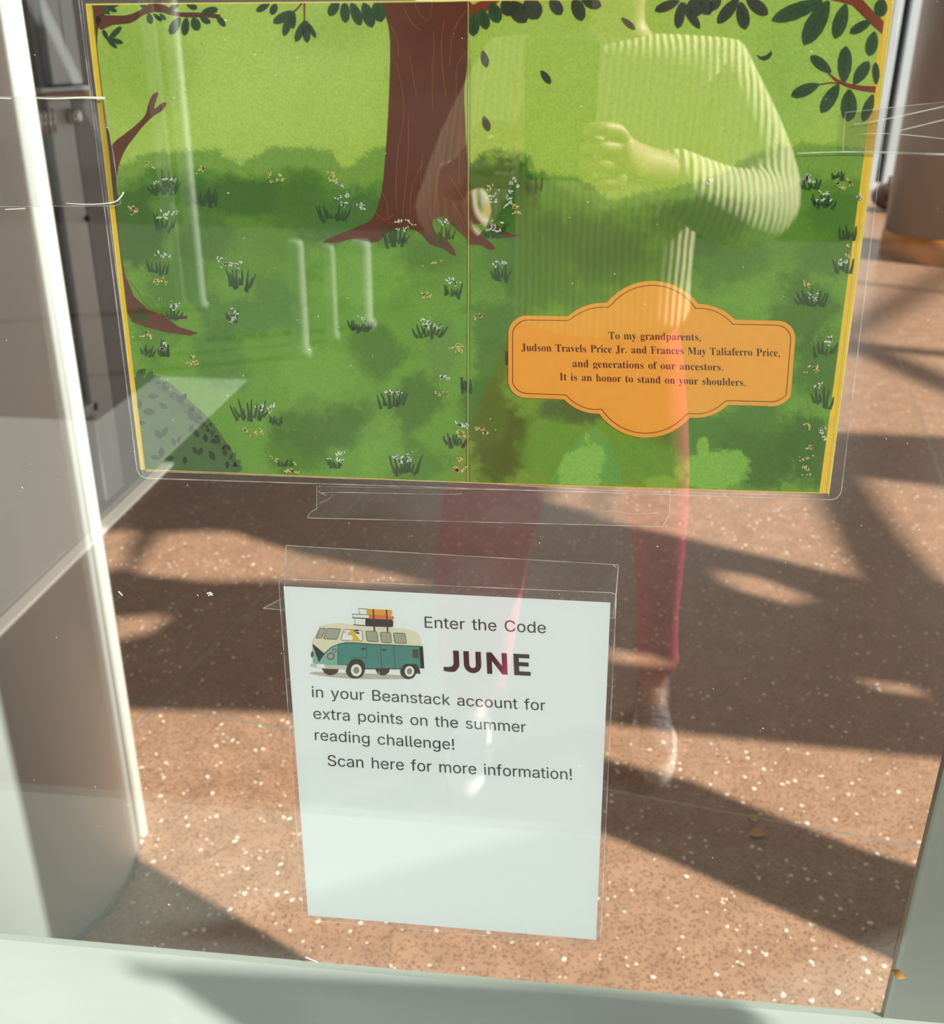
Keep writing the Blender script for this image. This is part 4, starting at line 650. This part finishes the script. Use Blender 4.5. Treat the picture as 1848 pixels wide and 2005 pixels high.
van('van_open_window', (238, 242, 240), 5, inset(rounded([(545, 600), (585, 440), (850, 455), (862, 608)], 36, 4), 8), [(205, 922), (322, 928), (325, 985), (205, 978)], [(800, 165), (920, 165), (920, 235), (820, 232)], [(720, 238), (950, 240), (950, 288), (720, 282)], [(745, 295), (895, 298), (895, 385), (750, 378)])
van('printed_dog', (226, 190, 52), 6, sm([(610, 492), (640, 500), (690, 462), (730, 458), (760, 480), (762, 515), (800, 570), (802, 605), (715, 605), (655, 592), (712, 588), (705, 528), (650, 522), (640, 505)], 3))
van('printed_dog_ears', (40, 36, 34), 7, sm([(728, 462), (765, 446), (800, 454), (790, 468), (745, 470)], 3), sm([(752, 478), (790, 480), (812, 498), (790, 506), (760, 492)], 3), el(608, 482, 9, 7))
van('van_wheels', (48, 36, 34), 6, sm([(625, 1010), (650, 930), (700, 870), (780, 852), (850, 880), (885, 950), (880, 1030), (840, 1100), (760, 1126), (680, 1110), (635, 1060)], 3), el(1490, 1030, 110, 106), [(1430, 925), (1600, 925), (1640, 985), (1660, 1062), (1590, 1055), (1480, 1000)])
van('van_hubcaps', (232, 230, 224), 7, el(764, 1012, 76, 84), el(1504, 1026, 66, 74)); van('van_hubs', (134, 134, 128), 8, el(764, 1012, 42, 46), el(1504, 1026, 36, 44))
van('printed_yellow_book', (230, 168, 52), 6, rounded([(908, 158), (1262, 172), (1262, 250), (908, 238)], 20, 3)); van('printed_orange_book', (226, 122, 62), 6, rounded([(940, 240), (1285, 258), (1285, 308), (940, 296)], 18, 3))
van('printed_black_book', (36, 40, 48), 6, rounded([(890, 294), (1278, 310), (1278, 412), (890, 398)], 26, 3), stroke([(724, 378), (900, 392)], 12), stroke([(712, 280), (950, 294)], 12), stroke([(706, 228), (950, 240)], 7), stroke([(792, 150), (920, 160)], 6))
van('printed_straps', (92, 44, 30), 8, stroke([(1000, 160), (1008, 300), (1020, 470)], 18), stroke([(1184, 168), (1192, 310), (1204, 478)], 18))
# ---- clear tapes
def tape(label, outline, streaks=(), grp=None, behind=False):
    o_ = .0030 if behind else 0
    e = empty('clear_tape', (0, 0, 0)); tag(e, label, 'tape', grp)
    thick('strip', outline, YP - .0013 + o_, YP - .0010 + o_, TAPE, e); edge_line(outline, 1.5, YP - .0015 + o_, e, name='strip_edge')
    for pts, w0, w1 in streaks:
        k = Ink(YP - .0017 + o_); k.poly(stroke(sm(pts, 5, False), w0, w1)); k.build('wrinkle_glint', GLINT_DUST if 'column' in label else WRINK, e)  # strokes put the glints along the tape into the colour
WRINK = clear('tape_wrinkle', 1.6, (.95, .95, .95), .2, .42, 60)  # pale haze colours in the shine along tape wrinkles
GLINT_DUST = mat('glint_and_dust_white', (244, 246, 240), .3, spec=.8)  # opaque white for painted tape glints and for the dust specks
tape('wide clear tape strip along the bottom edge of the green poster, seen over the terrazzo', [(620, 952), (1312, 966), (1310, 1008), (1297, 1031), (602, 1014), (606, 1004), (620, 996)], [([(622, 962), (640, 970), (650, 964), (860, 968), (905, 966)], 1.2, .8), ([(625, 985), (645, 976), (650, 966)], 1.0, .8), ([(1170, 1004), (1200, 1000), (1240, 1006), (1290, 1004)], .8, .6)], behind=True)
tape('wide clear tape strip along the top edge of the white notice', [(560, 1068), (1211, 1106), (1203, 1210), (552, 1194), (515, 1191), (540, 1178), (556, 1170)], [([(1200, 1106), (1208, 1112), (1204, 1108)], 2.0, 1.0), ([(1210, 1110), (1205, 1170), (1200, 1205)], .9, .7)], behind=True)
tape('clear tape holding the left edge of the green poster, next to the column', [(-60, 190), (205, 190), (236, 398), (225, 403), (-60, 405)], [([(0, 192), (22, 193)], 2.5, 2.5), ([(70, 192), (110, 193), (160, 191), (205, 192)], 2, 5), ([(10, 410), (50, 408)], 2, 2), ([(130, 398), (180, 400), (222, 396), (236, 386), (242, 376)], 1.5, 3.5)])
tape('clear tape holding the right edge of the green poster, by the pale door post', [(1655, 220), (1880, 196), (1880, 305), (1650, 298)], [([(1672, 244), (1740, 232), (1850, 208)], 1.6, 2.6), ([(1752, 258), (1850, 234)], 3, 2), ([(1680, 262), (1750, 262), (1850, 272)], 1.4, 2.4), ([(1560, 300), (1690, 297), (1850, 302)], 2, 3)])
# ---- dust and grit on the pane
R_ = random.Random(3); du = Ink(.5795)
for k in range(190):
    x, y = R_.uniform(0, 1840), R_.uniform(0, 1990); s_ = R_.choice((.5, .6, .7, .9)); a = R_.uniform(0, 3.1); l = R_.choice((0, 0, 0, 2, 4)); du.fan([(x - s_, y), (x, y - s_), (x + s_ + l * math.cos(a), y + l * math.sin(a)), (x, y + s_)])
for pts in ([(232, 1158), (240, 1166)], [(405, 1162), (412, 1160), (416, 1166)], [(408, 1166), (416, 1162)], [(482, 1942), (500, 1934)], [(598, 1874), (622, 1884)], [(418, 1998), (480, 1995), (520, 1990)]): du.poly(stroke(pts, 2.4, 1.6))
tag(du.build('window_dust', GLINT_DUST), 'specks of dust scattered over the window glass', 'dust', kind='stuff')
# ---- dry leaves
def dry(loc, s_, rz, tilt, label, srgb, upright=False):
    mb = MB(); n = 9; vs = []; fs = []
    for i in range(n):
        t = i / (n - 1); w_ = math.sin(math.pi * min(1, t * 1.02)) ** .7 * .32 * s_
        z = .10 * s_ * math.sin(math.pi * t)
        vs += [(t * s_ - s_ / 2, -w_, z + .06 * s_), (t * s_ - s_ / 2, 0, z + .012 * s_), (t * s_ - s_ / 2, w_, z + .05 * s_)]
        if i: b0 = 3 * i - 3; fs += [(b0, b0 + 3, b0 + 4, b0 + 1), (b0 + 1, b0 + 4, b0 + 5, b0 + 2)]
    mb.add(vs, fs, True); mb.tube([(-s_ / 2, 0, .01 * s_), (-s_ * .8, .05 * s_, .02 * s_)], [.012 * s_, .008 * s_], 5)
    o = mb.build('dry_leaf', mat('leaf_' + label[:6], srgb, .6, noise=.2, scale=60)); o.location = loc; o.rotation_euler = (tilt, 0, rz); tag(o, label, 'leaf')
p = on_floor(1482, 1636); dry((p.x, p.y, .002), .032, .3, 0, 'small ochre fallen leaf lying in shadow on the terrazzo right of the notice', (206, 156, 50))
p = on_floor(1474, 1604); dry((p.x, p.y, .002), .022, 1.2, 0, 'tiny pale yellow leaf on the terrazzo, just behind the ochre one', (190, 172, 90))
p = on_wall(1757, 1897, .571); dry((p.x, p.y - .004, p.z), .011, -.5, 1.3, 'thin dry orange leaf clinging to the grey window frame at the lower right', (190, 150, 90))
# ------------------------------------------------------------------ the photographer, mirrored in the glass
def skin(name, joints, edges, m, parent, root=0, sub=2):
    """joints: {name: (x, y, z, r)} or (x,y,z,(rx,ry)); grown with the Skin modifier and baked"""
    keys = list(joints); me = bpy.data.meshes.new(name); me.from_pydata([joints[k][:3] for k in keys], [(keys.index(a), keys.index(b)) for a, b in edges], []); me.update()
    o = bpy.data.objects.new(name, me); COL.objects.link(o); md = o.modifiers.new('skin', 'SKIN'); md.use_smooth_shade = True
    sd = o.modifiers.new('sub', 'SUBSURF'); sd.levels = sub; sd.render_levels = sub
    if not me.skin_vertices: me.attributes  # layer is made by the modifier
    for i, k in enumerate(keys):
        r = joints[k][3]; d = me.skin_vertices[0].data[i]; d.radius = (r, r) if not isinstance(r, tuple) else r; d.use_root = (i == root)
    dg = bpy.context.evaluated_depsgraph_get(); dg.update(); nm = bpy.data.meshes.new_from_object(o.evaluated_get(dg)); bpy.data.objects.remove(o)
    nm.name = name; nm.materials.clear(); nm.materials.append(m)
    for p_ in nm.polygons: p_.use_smooth = True
    r = bpy.data.objects.new(name, nm); COL.objects.link(r); r.parent = parent; return r
SKIN = mat('skin', (206, 158, 132), .5, noise=.04, scale=30); HAIR = mat('hair_brown', (74, 50, 36), .5, noise=.3, scale=60, stretch=(6, 6, .6), bump=.5)
PINK = mat('pink_twill', (232, 66, 122), .8, noise=.12, scale=40, bump=.3); CANVAS = mat('grey_canvas', (118, 120, 130), .8, noise=.15, scale=80, bump=.3)
RUBBER = mat('white_rubber', (232, 226, 220), .6); PHONE = mat('phone_case', (28, 34, 32), .35); LENS = mat('lens_glass', (12, 14, 18), .05, coat=1)
def ribbed():
    m, N, L = nmat('ribbed_knit'); b = bsdf(m); tc = N.new('ShaderNodeTexCoord')
    nz = N.new('ShaderNodeTexNoise'); nz.inputs['Scale'].default_value = 3; L.new(tc.outputs['Object'], nz.inputs['Vector'])
    ad = N.new('ShaderNodeVectorMath'); ad.operation = 'MULTIPLY_ADD'; ad.inputs[1].default_value = (.03, .03, 0); L.new(nz.outputs['Color'], ad.inputs[0]); L.new(tc.outputs['Object'], ad.inputs[2])
    wv = N.new('ShaderNodeTexWave'); wv.inputs['Scale'].default_value = 28; wv.inputs['Distortion'].default_value = 1.0; L.new(ad.outputs[0], wv.inputs['Vector'])
    r = N.new('ShaderNodeValToRGB'); e = r.color_ramp.elements; e[0].color = (*lin((240, 196, 140)), 1); e[1].color = (*lin((255, 248, 222)), 1); e[1].position = .45; L.new(wv.outputs[0], r.inputs[0]); L.new(r.outputs[0], b.inputs['Base Color'])
    bp = N.new('ShaderNodeBump'); bp.inputs['Distance'].default_value = .004; L.new(wv.outputs[0], bp.inputs['Height']); L.new(bp.outputs[0], b.inputs['Normal']); b.inputs['Roughness'].default_value = .9; return m
KNIT = ribbed()
person = empty('person', (0, 0, 0)); tag(person, 'person in a cream ribbed cardigan and pink trousers, mirrored in the glass', 'person')
J_ = {'pelvis': (.045, -.60, .86, (.095, .068)), 'waist': (.045, -.59, .98, (.085, .065)), 'chest': (.045, -.59, 1.15, (.10, .07)), 'upper': (.045, -.60, 1.27, (.08, .055)), 'neck': (.045, -.59, 1.34, .042), 'skullbase': (.045, -.582, 1.43, .046),
 'sR': (.195, -.60, 1.28, .040), 'eR': (.272, -.46, 1.10, .033), 'wR': (.075, -.10, 1.185, .023), 'pR': (.042, -.045, 1.20, (.030, .016)),
 'sL': (-.11, -.60, 1.28, .040), 'eL': (-.185, -.45, 1.09, .033), 'wL': (-.150, -.12, 1.165, .023), 'pL': (-.115, -.055, 1.185, (.030, .016)),
 'hR': (.125, -.60, .80, .075), 'kR': (.178, -.58, .47, .045), 'aR': (.207, -.70, .09, .030), 'bR': (.207, -.585, .035, .028), 'tR': (.207, -.50, .03, .022),
 'hL': (-.045, -.60, .80, .075), 'kL': (-.14, -.54, .47, .045), 'aL': (-.165, -.62, .09, .030), 'bL': (-.165, -.50, .035, .028), 'tL': (-.165, -.42, .03, .022)}
E_ = [('pelvis', 'waist'), ('waist', 'chest'), ('chest', 'upper'), ('upper', 'neck'), ('neck', 'skullbase'), ('upper', 'sR'), ('sR', 'eR'), ('eR', 'wR'), ('wR', 'pR'), ('upper', 'sL'), ('sL', 'eL'), ('eL', 'wL'), ('wL', 'pL'), ('pelvis', 'hR'), ('hR', 'kR'), ('kR', 'aR'), ('aR', 'bR'), ('bR', 'tR'), ('pelvis', 'hL'), ('hL', 'kL'), ('kL', 'aL'), ('aL', 'bL'), ('bL', 'tL')]
# fingers hold the phone by its two long sides: right hand on the x+ side, left on the x- side
for s_, nm_, px_, ex in ((1, 'R', .042, .008), (-1, 'L', -.115, -.082)):
    for k, ln in enumerate((.030, .034, .032, .024)):
        z = 1.228 - k * .019; x0 = px_
        J_[f'f{nm_}{k}a'] = (x0 - s_ * .004, -.026, z, .009); J_[f'f{nm_}{k}b'] = (ex + s_ * .012, -.004 - .003 * k, z + .002, .008); J_[f'f{nm_}{k}c'] = (ex - s_ * .012 * ln / .034, -.001 - .004 * k, z + .001, .0068)
        E_ += [(f'p{nm_}', f'f{nm_}{k}a'), (f'f{nm_}{k}a', f'f{nm_}{k}b'), (f'f{nm_}{k}b', f'f{nm_}{k}c')]
    J_[f't{nm_}a'] = (px_ - s_ * .012, -.062, 1.205, .010); J_[f't{nm_}b'] = (ex - s_ * .008, -.052, 1.222, .009); J_[f't{nm_}c'] = (ex - s_ * .024, -.047, 1.232, .0078)
    E_ += [(f'p{nm_}', f't{nm_}a'), (f't{nm_}a', f't{nm_}b'), (f't{nm_}b', f't{nm_}c')]
HC = Vector((.045, -.578, 1.468))
def face(x, y, z):                                 # unit direction -> point of the head
    X, Y, Z = x, y, z; G = lambda a, b: math.exp(-(a / b) ** 2)
    if z < 0: X *= 1 - .30 * (-z) ** 1.4
    if y < 0 and z < -.1: Y *= 1 - .55 * (-z)
    P = Vector((X * .073, Y * (.088 if y > 0 else .096), Z * .112))
    if y > 0:
        nz_ = max(0, min(1, (.12 - z) / .40)) * (1 if z > -.30 else G(z + .30, .07)); P.y += .024 * G(x, .14) * nz_ * (z < .12)
        P.y -= .007 * (G(x - .40, .17) + G(x + .40, .17)) * G(z - .04, .13); P.y += .005 * G(x, .28) * (G(z + .50, .05) + G(z + .60, .05)); P.y -= .003 * G(x, .3) * G(z + .55, .025)
        P.y += .010 * G(x, .3) * G(z + .82, .14)
    return HC + P
body = skin('body', J_, E_, SKIN, person)
bm_ = body.data; vs = [tuple(v.co) for v in bm_.vertices]; fs = [tuple(p.vertices) for p in bm_.polygons]; hb = MB(); hb.add(vs, fs, True)
nu, nv = 72, 56; hv = []
for j in range(nv + 1):
    t = math.pi * j / nv - math.pi / 2
    for i in range(nu): a = 2 * math.pi * i / nu; hv.append(face(math.cos(t) * math.sin(a), math.cos(t) * math.cos(a), math.sin(t)))
hb.add(hv, [(j * nu + i, (j + 1) * nu + i, (j + 1) * nu + (i + 1) % nu, j * nu + (i + 1) % nu) for j in range(nv) for i in range(nu)], True)
bpy.data.objects.remove(body); hb.build('body', SKIN, person)
# cardigan: torso, open front panels and sleeves with loose elbows
K = {'hem': (.045, -.60, .86, (.170, .130)), 'h2': (.045, -.60, .92, (.165, .125)), 'w': (.045, -.59, .99, (.160, .12)), 'c': (.045, -.585, 1.14, (.168, .125)), 'u': (.045, -.60, 1.26, (.13, .09)), 'n': (.045, -.60, 1.325, (.075, .06)),
 'sR': (.203, -.60, 1.265, .078), 'mR': (.248, -.53, 1.17, .076), 'eR': (.278, -.45, 1.09, .066), 'fR': (.19, -.28, 1.12, .052), 'cR': (.095, -.135, 1.175, .036),
 'sL': (-.118, -.60, 1.265, .078), 'mL': (-.157, -.525, 1.17, .076), 'eL': (-.188, -.45, 1.08, .066), 'fL': (-.175, -.28, 1.11, .052), 'cL': (-.155, -.155, 1.155, .036)}
skin('cardigan', K, [('hem', 'h2'), ('h2', 'w'), ('w', 'c'), ('c', 'u'), ('u', 'n'), ('u', 'sR'), ('sR', 'mR'), ('mR', 'eR'), ('eR', 'fR'), ('fR', 'cR'), ('u', 'sL'), ('sL', 'mL'), ('mL', 'eL'), ('eL', 'fL'), ('fL', 'cL')], KNIT, person)
pan = skin('front_panel', {'a': (.205, -.44, 1.12, (.050, .02)), 'b': (.222, -.435, 1.08, (.052, .02)), 'c': (.236, -.43, 1.04, (.042, .018))}, [('a', 'b'), ('b', 'c')], KNIT, person)
T_ = {'w': (.045, -.595, .97, (.125, .095)), 'p': (.045, -.60, .86, (.150, .115)), 'hR': (.130, -.60, .76, .085), 'tR': (.165, -.59, .60, .066), 'kR': (.182, -.58, .47, .052), 'sR': (.196, -.64, .28, .044), 'cR': (.206, -.68, .17, .048), 'eR': (.206, -.69, .12, .044),
 'hL': (-.055, -.60, .76, .095), 'tL': (-.12, -.57, .60, .098), 'kL': (-.150, -.54, .47, .098), 'sL': (-.160, -.57, .28, .088), 'cL': (-.165, -.60, .15, .075), 'eL': (-.165, -.61, .11, .070)}
skin('trousers', T_, [('w', 'p'), ('p', 'hR'), ('hR', 'tR'), ('tR', 'kR'), ('kR', 'sR'), ('sR', 'cR'), ('cR', 'eR'), ('p', 'hL'), ('hL', 'tL'), ('tL', 'kL'), ('kL', 'sL'), ('sL', 'cL'), ('cL', 'eL')], PINK, person)
cf = skin('rolled_cuff', {'a': (.205, -.672, .205, .057), 'b': (.207, -.684, .135, .053)}, [('a', 'b')], PINK, person)
for x, yh in ((.207, -.70), (-.165, -.62)):
    sh = skin('shoe', {'h': (x, yh - .01, .045, (.036, .036)), 'a': (x, yh + .02, .085, (.036, .032)), 'm': (x, yh + .10, .052, (.038, .034)), 't': (x, yh + .20, .036, (.036, .024))}, [('h', 'a'), ('h', 'm'), ('m', 't')], CANVAS, person, sub=2)
    so_ = []
    for k in range(28):
        a = 2 * math.pi * k / 28; so_.append((x + .047 * math.cos(a) * (1 - .12 * (math.sin(a) < 0)), yh + .095 + .145 * math.sin(a)))
    mb = MB(); n = 28; mb.add([(p_[0], p_[1], 0) for p_ in so_] + [(p_[0], p_[1], .026) for p_ in so_], [tuple(range(27, -1, -1)), tuple(range(28, 56))] + [(k, (k + 1) % 28, 28 + (k + 1) % 28, 28 + k) for k in range(28)], True).build('sole', RUBBER, sh)
    for k in range(5): MB().tube([(x - .024, yh + .055 + .022 * k, .098 - .010 * k), (x, yh + .060 + .022 * k, .106 - .010 * k), (x + .024, yh + .055 + .022 * k, .098 - .010 * k)], .0032, 6).build('lace', RUBBER, sh)
# face and hair
for sx in (-1, 1):
    e_ = face(sx * .40, math.sqrt(1 - .16 - .0016), .04)
    MB().ico((e_.x, e_.y - .004, e_.z), (.0125, .0075, .0058), 1).build('eye', RUBBER, person); MB().ico((e_.x, e_.y + .0015, e_.z), (.0048, .003, .0048), 1).build('iris', LENS, person)
    q = [face(sx * k, math.sqrt(1 - k * k - h * h), h) + Vector((0, .001, 0)) for k, h in ((.22, .20), (.42, .25), (.62, .19))]; MB().tube(q, [.0022, .0030, .0016], 6).build('eyebrow', HAIR, person)
    MB().ico((.045 + sx * .072, -.585, 1.458), (.008, .016, .028), 1).build('ear', SKIN, person)
q = [face(k, math.sqrt(1 - k * k - h * h), h) for k, h in ((-.30, -.53), (-.12, -.545), (0, -.55), (.12, -.545), (.30, -.53))]; MB().tube(q, [.0015, .0038, .0042, .0038, .0015], 8).build('mouth', mat('lips', (176, 92, 88), .5), person)
hr = MB(); hr.ico((.045, -.597, 1.496), (.083, .096, .094), 3)
for k in range(22):
    a = math.pi * (1.12 + .76 * k / 21); x, y = .045 + .085 * math.cos(a), -.60 + .085 * math.sin(a); hr.tube([(x, y, 1.50), (x * 1.0 + .01 * math.cos(a), y, 1.41), (.045 + .075 * math.cos(a), -.60 + .07 * math.sin(a), 1.33)], [.02, .018, .008], 8)
hr.build('hair', HAIR, person)
# phone
ph = empty('phone', (0, 0, 0)); tag(ph, 'dark phone held up in both hands, mirrored over the green poster', 'phone')
def P_(name, mb, m, par=None):
    o = mb.build(name, m, par or ph); o.parent = par or ph; return o
R3 = Matrix.Rotation(-PITCH, 3, 'X')
def ph_mb(x0, x1, y0, y1, z0, z1, bev):
    mb = MB(); c = rounded([(x0, z0), (x1, z0), (x1, z1), (x0, z1)], bev, 5); extrude_xz([c], y0, y1, mb); mb.v = [tuple(EYE + R3 @ Vector(v_)) for v_ in mb.v]; return mb
P_('case', ph_mb(-.064, .014, -.018, -.008, -.146, .015, .010), PHONE); P_('camera_bump', ph_mb(-.026, .011, -.008, -.0055, -.026, .012, .008), PHONE)
P_('screen', ph_mb(-.061, .011, -.0184, -.0181, -.143, .012, .008), LENS)
gr = MB(); n = 28
gr.add([tuple(EYE + R3 @ Vector((-.028 + .026 * math.cos(2 * math.pi * k / n), y, -.085 + .026 * math.sin(2 * math.pi * k / n)))) for y in (-.008, .004) for k in range(n)], [tuple(range(n)), tuple(range(2 * n - 1, n - 1, -1))] + [(k, n + k, n + (k + 1) % n, (k + 1) % n) for k in range(n)])
P_('grip_disc', gr, mat('grip', (70, 96, 60), .5))
